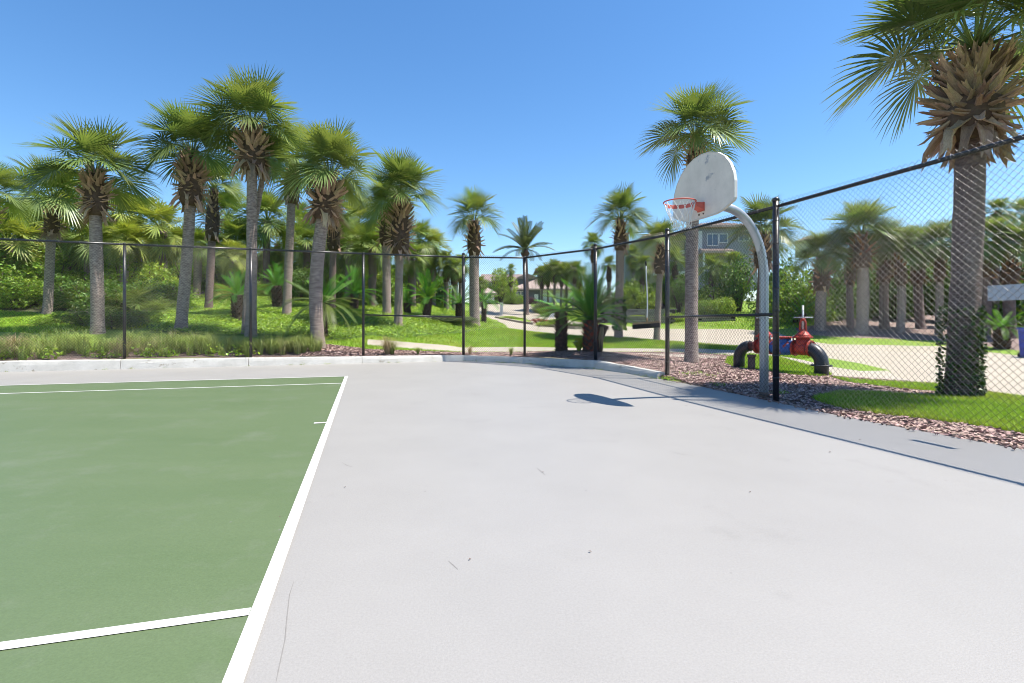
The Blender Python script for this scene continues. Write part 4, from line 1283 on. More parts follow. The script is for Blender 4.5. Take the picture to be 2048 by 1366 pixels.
def cycad(label, base, Y, tw, apex, R_px, n=26, group=None, pale=False, seed=1, lo=-15, hi=80, rusty=False, lean=0.0):
    bx = px_x(base[0], Y); bz = gz(bx, Y)
    t = thing('sago_palm', label, 'sago palm', (bx, Y, bz), 0, group)
    ax, az_ = px_x(apex[0], Y) - bx, px_z(apex[1], Y) - bz
    az_ = max(az_, .15)
    r0 = m_of(tw, Y) / 2
    trunk_mesh((0, 0, -.1), (ax, 0, az_), r0, r0 * .95, .12, seed, nr=16, ns=10).build('trunk', M['cycad_trunk'], t)
    r = random.Random(seed)
    mb = MB()
    nsc = int(max(12, az_ / r0 * 16))
    for i in range(nsc):
        u = (i + .5) / nsc
        a = i * 2.39996
        z = az_ * u
        c = Vector((ax * u + math.cos(a) * r0 * .93, math.sin(a) * r0 * .93, z))
        d = Vector((math.cos(a), math.sin(a), .7)).normalized()
        s = Vector((-math.sin(a), math.cos(a), 0))
        L = r0 * r.uniform(.35, .6)
        mb.add([c - s * L * .55, c + s * L * .55, c + d * L + s * L * .15, c + d * L - s * L * .15, c - Vector((0, 0, L * .5))], [(0, 1, 2, 3), (1, 0, 4), (3, 0, 4), (2, 4, 1)])
    stuff(mb.build('leaf_scars', M['rust_scale' if rusty else 'cycad_scale'], t))
    S = m_of(R_px, Y) / .92
    for az, el, tt in crown_dirs(n, seed, lo=lo, hi=hi, power=1.0):
        k = min(3, int(tt * 4))
        me = (CYP[k // 2] if pale and tt > .3 else CY[k])
        obj('frond', me, None, t, (ax, 0, az_), (r.uniform(-.3, .3), -el - .1, az), S * r.uniform(.85, 1.1))
    return t
G6 = "sago palms outside the curving fence"
cycad("sago palm with a bare dark columnar trunk in the mulch left of its bushier twin", (1123, 702), 15.5, 24, (1122, 622), 56, 18, G6, seed=3, lo=-25, hi=45)
cycad("bushy sago palm with rusty red crown base right behind the fence corner post", (1180, 702), 14.9, 30, (1182, 640), 98, 34, G6, seed=4, lo=5, hi=82, rusty=True)
G7 = "sago palms on the grassy bank"
cycad("upright dark sago on a slim trunk right of the touching palm pair", (852, 640), 24, 16, (856, 598), 52, 30, G7, seed=5, lo=-10)
cycad("low sago at the foot of the touching palm pair", (815, 630), 25.5, 14, (814, 606), 34, 22, G7, seed=6)
cycad("dark sago on a thick trunk behind the third fence post", (708, 623), 26, 16, (710, 588), 52, 28, G7, seed=7, lo=-10)
cycad("dark sago at the foot of the slender palm", (556, 625), 25, 20, (553, 572), 46, 26, G7, seed=8)
cycad("bright sago on a stout trunk left of the tallest palm", (476, 641), 20, 22, (474, 590), 50, 26, G7, seed=9)
cycad("sprawling sago with pale drooping fronds behind the leaning palm", (648, 652), 17.6, 16, (644, 607), 84, 24, G7, pale=True, seed=10, lo=-20, hi=40)
cycad("wide sago seen through the fence corner, left of the lone pale booted palm", (918, 625), 27, 14, (918, 607), 46, 22, G7, seed=13, lo=-10, hi=50)
cycad("wide flat sago right of the lone pale booted palm", (968, 626), 28, 10, (968, 603), 40, 20, G7, seed=14, lo=-10, hi=35)
cycad("sago at the right edge beyond the big ivy foot", (2004, 692), 19, 26, (2004, 655), 46, 22, "sago palms at the right edge", seed=15, lo=-15, hi=50)
cycad("small dark sago under the grove at its left end", (1605, 650), 27, 12, (1605, 628), 34, 18, "sago palms at the right edge", seed=16)
def feather(label, base, Y, tw, apex, R_px, n, seed):
    bx = px_x(base[0], Y); bz = gz(bx, Y)
    t = thing('date_palm', label, 'palm tree', (bx, Y, bz))
    ax, az_ = px_x(apex[0], Y) - bx, px_z(apex[1], Y) - bz
    trunk_mesh((0, 0, -.1), (ax, 0, az_), m_of(tw, Y) / 2, m_of(tw, Y) / 2 * .9, .08, seed, nr=24, ns=10).build('trunk', M['trunk_dark'], t)
    S = m_of(R_px, Y) / .9
    r = random.Random(seed)
    for az, el, tt in crown_dirs(n, seed, lo=-2, hi=80, power=.9):
        obj('frond', DT[min(3, int(tt * 4))], None, t, (ax, 0, az_), (r.uniform(-.3, .3), -el - .12, az), S * r.uniform(.9, 1.08))
    MB().tube([(ax, 0, az_ - .7), (ax, 0, az_ - .3), (ax, 0, az_)], [.18, .36, .22], 10).build('crown_base', M['trunk_core'], t)
feather("feather leaved date palm on the skyline behind the middle fence post", (1053, 612), 42, 11, (1050, 500), 58, 34, 5)

# dead headed sago stump
s0 = on(1196, 14.9)
sv = thing('cycad_stump', "leafless shaggy sago stump with a swollen head right of the corner post", "stump", s0)
hz = px_z(650, 14.9) - s0.z
hx = px_x(1208, 14.9) - s0.x
MB().tube([(0, 0, -.1), (hx * .2, 0, hz * .4), (hx * .7, 0, hz * .8), (hx, 0, hz)], [.10, .10, .13, .15], 10).build('trunk', M['cycad_trunk'], sv)
mb = MB()
rr_ = random.Random(2)
for i in range(150):
    a = rr_.uniform(0, 6.28); b_ = rr_.uniform(-.9, 1.4)
    d = Vector((math.cos(a) * math.cos(b_), math.sin(a) * math.cos(b_), math.sin(b_)))
    c = Vector((hx, 0, hz)) + d * .15
    s = d.cross(Vector((0, 0, 1))).normalized() * .022
    mb.add([c - s, c + s, c + d * rr_.uniform(.05, .11)], [(0, 1, 2)])
stuff(mb.build('leaf_scars', M['cycad_scale'], sv))
mb = MB()
for i in range(7):
    a = rr_.uniform(2.2, 4.4)
    p0 = Vector((hx + math.cos(a) * .14, math.sin(a) * .14, hz - .05))
    mb.tube([p0, p0 + Vector((math.cos(a) * .08, math.sin(a) * .08, -.3)), p0 + Vector((math.cos(a) * .05, math.sin(a) * .05, -.62 - rr_.uniform(0, .2)))], [.03, .035, .008], 4)
mb.build('dead_leaves', M['dead'], sv)

# young plant between the sagos
yp = on(1158, 15.0)
yt = thing('young_plant', "young bright green plant with broad upright leaves between the two sago trunks", "plant", yp)
for i in range(9):
    a = i * 2.4; rr_ = random.Random(i)
    h = rr_.uniform(.3, .5); w = .06
    d = Vector((math.cos(a), math.sin(a), 0)); s = Vector((-math.sin(a), math.cos(a), 0))
    mb = MB()
    cpts = [d * .02, d * .08 + Vector((0, 0, h * .5)), d * .2 + Vector((0, 0, h * .9)), d * .34 + Vector((0, 0, h * .8))]
    V = []
    for k, c in enumerate(cpts):
        ww = (.02, .06, .07, .005)[k]
        V += [c - s * ww, c + s * ww]
    mb.add(V, [(0, 1, 3, 2), (2, 3, 5, 4), (4, 5, 7, 6)])
    mb.build('leaf', M['shrub_lime'], yt)

# ---------------------------------------------------------------- shrubs
def shrub_mesh(seed, n, size, lumps=9, flat_=1.0, mk='shrub'):
    r = np.random.default_rng(seed)
    cs = r.normal(size=(lumps, 3)); cs /= np.linalg.norm(cs, axis=1)[:, None]
    cs *= r.uniform(.25, .62, (lumps, 1)); cs[:, 2] = np.abs(cs[:, 2]) * 1.1 + .15
    rad = r.uniform(.28, .48, lumps)
    k = r.integers(0, lumps, n)
    d = r.normal(size=(n, 3)); d /= np.linalg.norm(d, axis=1)[:, None]
    c = cs[k] + d * (rad[k] * r.uniform(.65, 1.06, n))[:, None]
    c[:, 2] = np.where(c[:, 2] < .02, r.uniform(.02, .3, n), c[:, 2]) * flat_
    V, F = leaves(c, size, seed, up=.4, asp=.6)
    return np_mesh('foliage', V, F)
SH = {}
for mk, cnt in (('shrub', 3), ('shrub_dark', 3), ('shrub_lime', 2), ('shrub_grey', 1), ('purple', 1), ('coral', 1)):
    SH[mk] = []
    for i in range(cnt):
        me = shrub_mesh(300 + len(SH) * 10 + i, 3000, .085); me.materials.append(M[mk]); SH[mk].append(me)
STEM = MB()
for i in range(6):
    a = i * 1.05
    STEM.tube([(0, 0, -.1), (math.cos(a) * .12, math.sin(a) * .12, .3), (math.cos(a) * .38, math.sin(a) * .38, .75)], [.035, .025, .008], 5)
STEMM = STEM.mesh('stems'); STEMM.materials.append(M['stem'])
def shrub(label, cat, px, Y, w, h, mk='shrub', group=None, seed=0, name='shrub', z=None, aspect=1.0):
    """w width, h height in metres"""
    b = on(px, Y)
    if z is not None: b.z = z
    t = thing(name, label, cat, b, seed * 1.3, group)
    obj('foliage', SH[mk][seed % len(SH[mk])], None, t, None, None, (w / 1.7, w / 1.7 * aspect, h / 1.25))
    obj('stems', STEMM, None, t, None, None, (w / 1.7, w / 1.7, h / 1.25))
    return t
GS = "dark broadleaf bushes filling the left thicket"
k = 0
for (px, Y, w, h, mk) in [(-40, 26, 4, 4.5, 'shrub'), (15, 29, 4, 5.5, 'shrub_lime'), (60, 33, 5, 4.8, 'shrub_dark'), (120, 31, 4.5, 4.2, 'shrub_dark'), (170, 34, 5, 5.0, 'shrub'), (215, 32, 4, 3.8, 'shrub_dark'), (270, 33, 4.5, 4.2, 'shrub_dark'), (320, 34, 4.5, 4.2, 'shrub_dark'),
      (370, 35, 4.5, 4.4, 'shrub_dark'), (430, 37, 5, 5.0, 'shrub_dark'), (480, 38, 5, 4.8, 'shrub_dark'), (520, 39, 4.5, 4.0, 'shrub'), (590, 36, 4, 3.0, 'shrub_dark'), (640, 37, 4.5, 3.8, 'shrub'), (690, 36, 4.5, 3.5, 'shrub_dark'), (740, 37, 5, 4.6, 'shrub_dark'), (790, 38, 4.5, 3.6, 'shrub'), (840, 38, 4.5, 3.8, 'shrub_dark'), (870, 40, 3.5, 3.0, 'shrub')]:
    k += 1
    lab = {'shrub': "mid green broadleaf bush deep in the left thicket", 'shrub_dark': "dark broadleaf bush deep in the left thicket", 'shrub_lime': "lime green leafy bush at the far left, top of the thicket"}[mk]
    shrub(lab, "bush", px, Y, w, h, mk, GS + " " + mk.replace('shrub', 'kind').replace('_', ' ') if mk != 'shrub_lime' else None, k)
GF = "leafy bushes along the front of the left thicket"
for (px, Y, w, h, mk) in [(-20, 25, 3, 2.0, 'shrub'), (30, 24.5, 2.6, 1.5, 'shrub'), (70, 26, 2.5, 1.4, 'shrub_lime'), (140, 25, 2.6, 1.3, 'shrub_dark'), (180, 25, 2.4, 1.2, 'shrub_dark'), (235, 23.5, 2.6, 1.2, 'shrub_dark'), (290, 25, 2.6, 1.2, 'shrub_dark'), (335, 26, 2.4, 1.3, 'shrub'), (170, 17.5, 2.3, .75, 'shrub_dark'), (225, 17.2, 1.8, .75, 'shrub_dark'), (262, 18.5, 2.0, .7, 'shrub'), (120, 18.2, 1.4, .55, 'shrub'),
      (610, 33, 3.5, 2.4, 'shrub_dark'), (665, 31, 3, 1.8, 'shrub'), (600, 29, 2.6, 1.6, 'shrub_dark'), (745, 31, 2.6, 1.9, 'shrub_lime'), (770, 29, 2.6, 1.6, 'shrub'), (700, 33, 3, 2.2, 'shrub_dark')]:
    k += 1
    lab = {120: "small leafy clump at the left end of the low dark mound", 170: "low dark mounded bush left of the first big palm trunk", 225: "low dark mounded bush between first big palm and fence post", 262: "low leafy mound just right of the first fence post",
           -20: "leafy bush at the far left edge behind the lawn", 30: "leafy bush left of the second trunk, edging the lawn", 70: "yellow green bush close left of the leftmost trunk", 140: "dark bush between the two leftmost palm trunks", 180: "dark bush half behind the first big palm trunk",
           235: "dark bush behind the first fence post", 290: "dark bush right of the rounded palmetto", 335: "leafy bush left of the shaggy booted trunk", 610: "dark bush between slender and leaning trunks", 665: "leafy bush behind the dark booted short palm",
           600: "smaller dark bush just left of the leaning trunk", 745: "yellow green bush left of the touching palm pair", 770: "leafy bush at the foot of the touching palm pair", 700: "dark bush behind the third fence post"}[px]
    big_ = px not in (120, 170, 225, 262)
    shrub(lab, "bush", px, Y, w * (1.15 if big_ else 1), h * (1.4 if big_ else 1), mk, GF if big_ else None, k)
for i, (px, Y, w, h, mk, lab) in enumerate([
   (110, 28, 4.2, 3.2, 'shrub', "tall lit bush between the two leftmost trunks, under the thicket crowns"), (245, 28.5, 4.2, 3.0, 'shrub', "tall lit bush behind the rounded palmetto"), (300, 29, 3.8, 3.2, 'shrub_lime', "tall lime bush left of the shaggy booted trunk"),
   (375, 33, 4.2, 3.2, 'shrub', "tall bush hidden partly by the shaggy booted trunk"), (440, 34, 4.2, 3.2, 'shrub_dark', "tall dark bush right of the slender dark trunk"), (520, 35, 4.4, 3.4, 'shrub', "tall bush right of the tallest trunk"),
   (600, 34, 4.2, 3.4, 'shrub_lime', "tall lime bush between slender and leaning trunks"), (690, 33.5, 4.0, 3.0, 'shrub', "tall bush right of the leaning trunk"), (760, 33, 4.0, 3.2, 'shrub', "tall bush behind the touching pair's left trunk"),
   (825, 35, 4.2, 3.2, 'shrub_lime', "tall lime bush behind the upright dark sago"), (10, 27, 4, 3.4, 'shrub', "tall lit bush at the left edge below the drooping palm")]):
    shrub(lab, "bush", px, Y, w, h, mk, None, 400 + i)
# palmetto bushes: fan leaves from the ground
PAL = []
for i in range(3):
    r = random.Random(i)
    mb = MB()
    for az, el, tt in crown_dirs(20, 40 + i, lo=5, hi=80):
        f = frond_mesh(900 + i * 30 + int(az * 7), n=22, droop=.3, arch=.2, fold=.4, lod=2)
        m_ = Euler((r.uniform(-.3, .3), -el, az)).to_matrix() * r.uniform(.8, 1.1)
        mb.add([m_ @ Vector(v) for v in f.v], f.f)
    me = mb.mesh('fan_leaves'); me.materials.append(M['frond_far' if i != 1 else 'frond_yellow']); PAL.append(me)
for i, (lb, px, Y, rp) in enumerate([("big rounded palmetto bush right of the first fence post", 272, 23, 70), ("palmetto bush between the two leftmost trunks", 148, 25, 56), ("palmetto bush at the far left behind the lawn", 52, 26, 60), ("small palmetto right of the big rounded one", 322, 22, 38),
      ("palmetto bush under the left thicket, behind the dark slender trunk", 455, 29, 42), ("palmetto bush left of the touching palm pair", 745, 30, 44), ("palmetto bush behind the leaning palm", 620, 30, 40), ("palmetto bush at the left edge of the photo", -10, 25, 54), ("pale palmetto between slender palm and tallest palm", 520, 31, 46)]):
    b = on(px, Y)
    t = thing('palmetto', lb, 'palmetto', b)
    obj('fan_leaves', PAL[i % 3], None, t, (0, 0, .0), (0, 0, i * 1.1), m_of(rp, Y) / 1.6)
# right hand slope and grove underplanting
for i, (lb, px, Y, w, h, mk) in enumerate([
   ("dense dark bush beside the grove, left of the leftmost grove palm", 1590, 30, 4.2, 3.6, 'shrub'),
   ("tall glossy bush right of the hoop pole", 1560, 33, 4.0, 4.6, 'shrub_dark'),
   ("tall dark bush just left of the hoop pole", 1478, 35, 3.6, 4.4, 'shrub_dark'),
   ("leafy bush under the porch of the grey house", 1430, 36, 3.6, 2.9, 'shrub'),
   ("bush with yellowish leaf tips low behind the brace rail", 1445, 33.5, 2.8, 1.9, 'shrub_lime'),
   ("dark bush right of the corner post below the balcony", 1358, 36, 3.2, 3.0, 'shrub_dark'),
   ("broad bush on the slope left of the broom handle", 1275, 38, 3.6, 3.2, 'shrub_lime'),
   ("dark undergrowth bush at the top of the mulch slope", 1262, 40, 3.4, 2.6, 'shrub_dark'),
   ("dark bush behind the small verge palm", 1330, 38.5, 3.2, 3.0, 'shrub'),
   ("pale flowering bush beyond the sagos", 1205, 42, 3.2, 2.4, 'shrub_grey'),
   ("round bush beyond the bushy sago", 1180, 44, 3.4, 2.6, 'shrub'),
   ("dark leafy bush above the terrace, right of the tall hoop palm", 1405, 34, 2.4, 1.5, 'shrub'),
   ("bright little bush by the foot of the pale terrace wall", 1345, 33, 1.5, .8, 'shrub_lime')]):
    shrub(lb, "bush", px, Y, w, h, mk, None, 100 + i)
GU = "dark undergrowth bushes behind the grove"
for i, (px, Y, w, h) in enumerate([(1650, 31, 4, 4.2), (1690, 32, 4, 4.6), (1740, 32, 4.2, 5.2), (1790, 31, 4, 4.8), (1840, 31, 4, 4.6), (1890, 30, 4, 4.6), (1940, 29, 4, 4.4), (1990, 28, 4, 4.4), (2050, 27, 4, 4.2), (2110, 27, 4, 4), (1770, 36, 5, 5.5), (1870, 35, 5, 5.2), (1970, 33, 5, 5)]):
    shrub("dark undergrowth bush behind the grove trunks", "bush", px, Y, w, h, 'shrub_dark', GU, 200 + i)
# trees and hedges by the houses
shrub("round light green tree between white kiosk and brown roofed block", "tree", 1002, 58, 5.2, 4.6, 'shrub_lime', None, 301, 'round_tree', aspect=.8)
shrub("small green bush at the foot of the round light green tree", "bush", 1024, 57, 3.0, 1.7, 'shrub', None, 302)
shrub("dark purple leaved shrub at the garage corner", "bush", 1061, 58, 2.4, .9, 'purple', None, 303)
shrub("grey green agave like shrub at the street bend", "bush", 1085, 44, 3.0, 1.3, 'shrub_grey', None, 304)
shrub("leafy shrub by the street bend left of the bare sago trunk", "bush", 1100, 41, 2.4, 1.0, 'shrub', None, 305)
shrub("coral red flowers at the left end of the median bed", "flowers", 1074, 33.5, 1.7, .42, 'coral', None, 306, 'flower_patch')
shrub("pale green flowers in the middle of the median bed", "flowers", 1104, 31.5, 2.6, .45, 'shrub_lime', None, 307, 'flower_patch')
shrub("mixed low flowers at the right end of the median bed", "flowers", 1150, 30, 2.2, .4, 'shrub_grey', None, 308, 'flower_patch')
shrub("low green patch on the long median island", "ground plant", 1022, 36, 2.3, .3, 'shrub_lime', None, 309, 'low_plant')
shrub("brownish low hedge on the bank left of the corner post", "hedge", 890, 24, 3.2, .5, 'shrub_grey', None, 310, 'low_hedge')
shrub("bright low hedge along the top terrace wall", "hedge", 1270, 33.2, 3.4, .45, 'shrub_lime', None, 311, 'low_hedge', aspect=.4)
shrub("bright low hedge along the terrace wall left of the tall hoop palm", "hedge", 1345, 32.6, 3.6, .45, 'shrub_lime', None, 312, 'low_hedge', aspect=.4)

# ---------------------------------------------------------------- ornamental grass
def tuft(n, L, spread, seed, w=.006):
    r = np.random.default_rng(seed)
    a = r.uniform(0, 2 * PI, n)
    ll = L * r.uniform(.55, 1.15, n)
    sp = spread * r.uniform(.1, 1.1, n)
    b = np.column_stack([np.cos(a), np.sin(a), np.zeros(n)]) * (r.random(n) * .09)[:, None]
    d = np.column_stack([np.cos(a), np.sin(a), np.zeros(n)])
    s = np.column_stack([-np.sin(a), np.cos(a), np.zeros(n)]) * w
    up = np.array([0, 0, 1.0])
    m1 = b + d * (ll * sp * .25)[:, None] + up * (ll * .55)[:, None]
    m2 = b + d * (ll * sp * .75)[:, None] + up * (ll * (.85 - .2 * sp))[:, None]
    t = b + d * (ll * sp * 1.25)[:, None] + up * (ll * (.92 - .62 * sp))[:, None]
    V = np.stack([b - s, b + s, m1 + s * .8, m1 - s * .8, m2 + s * .5, m2 - s * .5, t], 1).reshape(-1, 3)
    i = np.arange(n) * 7
    F = np.concatenate([np.column_stack([i, i + 1, i + 2]), np.column_stack([i, i + 2, i + 3]), np.column_stack([i + 3, i + 2, i + 4]), np.column_stack([i + 3, i + 4, i + 5]), np.column_stack([i + 5, i + 4, i + 6])])
    return V, F
TF = []
for i in range(4):
    V, F = tuft(260, .8, .9, 500 + i)
    me = np_mesh('blades', V, F); me.materials.append(M['muhly' if i < 3 else 'muhly_dry']); TF.append(me)
# fringe behind the left curb: too dense to count
r = np.random.default_rng(21)
Vs, Fs, bs_ = [], [], 0
for i in range(150):
    u = i / 150
    x = -17 + u * 11.3 + r.uniform(-.1, .1)
    yb = np.interp(x, [-24, -12.3, -9.97, -7.2, -4.4], [8.25, 12.3, 13.1, 14.05, 15.05])
    y = yb + .22 + r.uniform(0, 1.25)
    V, F = tuft(int(r.integers(40, 110)), r.uniform(.45, .98) * (1 - .35 * u), r.uniform(.7, 1.1), 600 + i, .0055)
    V = V + np.array([x, y, max(gz(x, y), .2)])
    Vs.append(V); Fs.append(F + bs_); bs_ += len(V)
o = stuff(obj('ornamental_grass', np_mesh('ornamental_grass', np.concatenate(Vs), np.concatenate(Fs)), M['muhly']))
o["label"] = "shaggy ornamental grass spilling along the left curb"
for i, (lb, px, Y, sc, dr) in enumerate([("wispy tan grass clump at the far left end of the curb", 30, 12.95, .85, 3), ("round dry grass clump beneath the brace rail", 775, 15.75, .8, 3), ("loose green grass clump left of the leaning palm", 598, 14.95, .75, 0), ("grass clump leaning on the fence post by the tallest palm", 545, 14.8, .7, 1),
      ("small dry tuft just right of the fence corner", 940, 16.2, .36, 3), ("thin tuft on the curb before the middle post", 1022, 15.8, .38, 1), ("small tuft left of the corner post behind the curb", 836, 16.1, .34, 0)]):
    b = on(px, Y); b.z = max(b.z, .2)
    t = thing('grass_clump', lb, 'grass clump', b)
    obj('blades', TF[dr], None, t, None, (0, 0, i), sc)
    if sc > .6: obj('blades', TF[(dr + 1) % 4], None, t, (.12, .05, 0), (0, 0, i + 2), sc * .8)
# creeping vines among the fringe and weeds in the curb joint
q = []
for cx in (-12.6, -11.6, -10.6, -9.6, -9.2, -8.2, -7.6):
    n = 60
    yb = np.interp(cx, [-12.3, -9.97, -7.2], [12.3, 13.1, 14.05])
    q.append(np.column_stack([cx + r.normal(0, .22, n), yb + .18 + np.abs(r.normal(0, .12, n)), .28 + np.abs(r.normal(0, .14, n))]))
c = np.concatenate(q)
V, F = leaves(c, .09, 31, up=.3, asp=.8)
stuff(obj('creeper', np_mesh('creeper', V, F), M['jasmine']))["label"] = "bright creeper leaves among the grass behind the left curb"
pts_w = []
for i in range(len(CURB) - 1):
    a, b = Vector(CURB[i]), Vector(CURB[i + 1])
    d = (b - a).normalized(); nn = Vector((d.y, -d.x))
    Lw = (b - a).length
    for s in r.uniform(0, Lw, int(Lw * (1.2 if a.x < -1.6 else 5))):
        p = a + d * s + nn * r.uniform(.09, .14)
        for _ in range(int(r.integers(6, 22))): pts_w.append((p.x + r.normal(0, .05), p.y - abs(r.normal(0, .012)), .005 + abs(r.normal(0, .02))))
V, F = leaves(np.array(pts_w), .032, 33, up=.4, asp=.4)
stuff(obj('joint_weeds', np_mesh('joint_weeds', V, F), M['muhly']))["label"] = "tiny weeds growing in the joint along the curb foot"
# weeds sprouting in the mulch
pts_w = []
for px, py in ((1375, 752), (1400, 750), (1420, 755), (1515, 738), (1330, 760), (1345, 764), (1440, 775), (1560, 790)):
    x, y = hit(px, py)
    for _ in range(40): pts_w.append((x + r.normal(0, .08), y + r.normal(0, .08), gz(x, y) + .02 + abs(r.normal(0, .03))))
V, F = leaves(np.array(pts_w), .05, 35, up=.4, asp=.4)
stuff(obj('mulch_weeds', np_mesh('mulch_weeds', V, F), M['jasmine']))["label"] = "small green weeds sprouting through the bark"
# mulch spilling on the slab edge: dry leaf litter
q = []
for i in range(120):
    k_ = r.integers(0, 8); t_ = r.random()
    a, b = REDGE[k_], REDGE[k_ + 1]
    q.append((a[0] + (b[0] - a[0]) * t_ - abs(r.normal(0, .06)), a[1] + (b[1] - a[1]) * t_))
q = np.array(q)
V, F = chips(q, np.full(len(q), .004), .035, 44)
stuff(obj('stray_chips', np_mesh('stray_chips', V, F), M['chip']))["label"] = "stray bark chips at the edge of the slab"

# ---------------------------------------------------------------- terrace walls
def terrace(label, a, b, h, z0):
    a, b = Vector(a), Vector(b)
    L = (b - a).length; d = (b - a) / L
    t = thing('retaining_wall', label, 'wall', (a.x, a.y, z0), math.atan2(d.y, d.x), "low stone terrace walls across the street")
    rows = 3; n = int(L / .5)
    rg = random.Random(int(L * 10))
    me0 = MB().box((0, 0, 0), (.485, .26, h / rows - .012)).mesh('stone'); me0.materials.append(M['stone'])
    for r_ in range(rows):
        for i in range(n):
            obj('stone', me0, None, t, (.25 + i * .5 + (.25 if r_ % 2 else 0), rg.uniform(-.012, .012), h / rows * (r_ + .5)), (0, 0, rg.uniform(-.02, .02)))
    MB().box((L / 2, 0, h + .035), (L + .3, .34, .06)).build('coping', M['walk'], t)
    MB().box((L / 2, .03, h / 2 - .15), (L, .18, h + .3)).build('core', M['dark_gap'], t)
def tz(px, py, Y): p = at(px, py, Y); return (p.x, p.y)
terrace("stone terrace wall just above the street, behind the broom head", tz(1195, 0, 33.0), tz(1345, 0, 31.8), .42, at(1270, 648, 32.4).z)
terrace("upper stone terrace wall at the foot of the mulch slope", tz(1200, 0, 35.2), tz(1350, 0, 34.6), .40, at(1270, 632, 35).z)
terrace("terrace wall right of the tall hoop palm", tz(1395, 0, 32.2), tz(1470, 0, 32.0), .32, at(1430, 644, 32).z)

# ---------------------------------------------------------------- houses
def hip_roof(mb, x0, x1, y0, y1, z, h, ov=.5):
    x0 -= ov; x1 += ov; y0 -= ov; y1 += ov
    w = min(x1 - x0, y1 - y0) / 2
    if x1 - x0 >= y1 - y0: rg_ = [(x0 + w, (y0 + y1) / 2, z + h), (x1 - w, (y0 + y1) / 2, z + h)]
    else: rg_ = [((x0 + x1) / 2, y0 + w, z + h), ((x0 + x1) / 2, y1 - w, z + h)]
    b = [(x0, y0, z), (x1, y0, z), (x1, y1, z), (x0, y1, z)]
    e = [(x, y, z - .18) for x, y, z in b]
    V = b + rg_ + e
    if x1 - x0 >= y1 - y0: F = [(0, 1, 5, 4), (1, 2, 5), (2, 3, 4, 5), (3, 0, 4)]
    else: F = [(0, 1, 4), (1, 2, 5, 4), (2, 3, 5), (3, 0, 4, 5)]
    F += [(6, 7, 1, 0), (7, 8, 2, 1), (8, 9, 3, 2), (9, 6, 0, 3), (9, 8, 7, 6)]
    mb.add(V, F)
    return V
def ribs(mb, x0, x1, y0, y1, z, h, ov=.5, step=.45):
    """raised tile courses on the slope facing the court"""
    x0 -= ov; x1 += ov; y0 -= ov; y1 += ov
    w = min(x1 - x0, y1 - y0) / 2
    for x in np.arange(x0 + .2, x1, step):
        t = min(1, (x - x0) / w, (x1 - x) / w)
        mb.tube([(x, y0, z + .02), (x, y0 + w * t, z + h * t + .02)], .045, 4)
def window(parent, x, y, z, w, h, side='front', cols=2):
    f = MB()
    fw = .07
    if side == 'front':
        f.box((0, -.03, h / 2), (w, .06, fw)).box((0, -.03, -h / 2), (w, .06, fw)).box((-w / 2, -.032, 0), (fw, .06, h - fw)).box((w / 2, -.032, 0), (fw, .06, h - fw))
        for k in range(1, cols): f.box((-w / 2 + w * k / cols, -.032, 0), (fw * .7, .05, h - fw))
        o = f.build('window', M['trim'], parent, (x, y, z))
        MB().box((0, -.008, 0), (w - fw, .016, h - fw)).build('pane', M['pane'], o)
    return o
def house(name, label, px, py, Y, rz=0.0, cat='house'):
    p = at(px, py, Y)
    return thing(name, label, cat, p, rz)
# big grey house on the right: left front corner near sight line 1262
hY = 46
H = house('house', "big grey shingled house with tiled porch roof and balcony on the wooded rise", 1330, 560, hY)
u = hY / 1026        # metres per survey unit
zb0 = px_z(560, hY)
def hz_(py): return px_z(py, hY) - zb0
def hx_(px): return (px - 1330) * u
mw = MB(); mw.box(((hx_(1385) + hx_(1530)) / 2, 3, hz_(510) - 1.5 + .0), (hx_(1530) - hx_(1385), 6, 1)) if False else None
mw.box(((hx_(1385) + hx_(1515)) / 2, 3, (hz_(452) + hz_(580)) / 2), (hx_(1515) - hx_(1385), 6, hz_(452) - hz_(580))) if mw else None
if mw is None:
    mw = MB(); mw.box(((hx_(1385) + hx_(1515)) / 2, 3, (hz_(452) + hz_(580)) / 2), (hx_(1515) - hx_(1385), 6, hz_(452) - hz_(580)))
wall = mw.build('main_wall', M['shingle'], H)
MB().box(((hx_(1290) + hx_(1384)) / 2, 4.5, (hz_(470) + hz_(580)) / 2), (hx_(1384) - hx_(1290), 5, hz_(470) - hz_(580))).build('wing_wall', M['cream'], H)
MB().box(((hx_(1268) + hx_(1289)) / 2, 5.5, (hz_(490) + hz_(580)) / 2), (hx_(1289) - hx_(1268), 4, hz_(490) - hz_(580))).build('rear_wall', M['shingle'], H)
rf = MB(); hip_roof(rf, hx_(1385), hx_(1515), 0, 6, hz_(452), .9, .4); ribs(rf, hx_(1385), hx_(1515), 0, 6, hz_(452), .9, .4); rf.build('roof', M['roof'], H)
rf = MB(); hip_roof(rf, hx_(1300), hx_(1384), 2.0, 7, hz_(466), 1.0, .3); ribs(rf, hx_(1300), hx_(1384), 2.0, 7, hz_(466), 1.0, .3); rf.build('wing_roof', M['roof'], H)
MB().box(((hx_(1263) + hx_(1281)) / 2, 5, (hz_(456) + hz_(540)) / 2), (hx_(1281) - hx_(1263), 1.0, hz_(456) - hz_(540))).build('chimney', M['cream'], H)
MB().tube([(hx_(1271), 5, hz_(456)), (hx_(1271), 5, hz_(449))], [.14, .2], 8).build('chimney_pot', M['rust'], H)
for (x0, x1, y0, y1, c_) in ((1414, 1436, 468, 491, 2), (1438, 1455, 468, 485, 1), (1477, 1498, 462, 482, 2)):
    window(H, hx_((x0 + x1) / 2), -.002, (hz_(y0) + hz_(y1)) / 2, hx_(x1) - hx_(x0), hz_(y0) - hz_(y1), cols=c_)
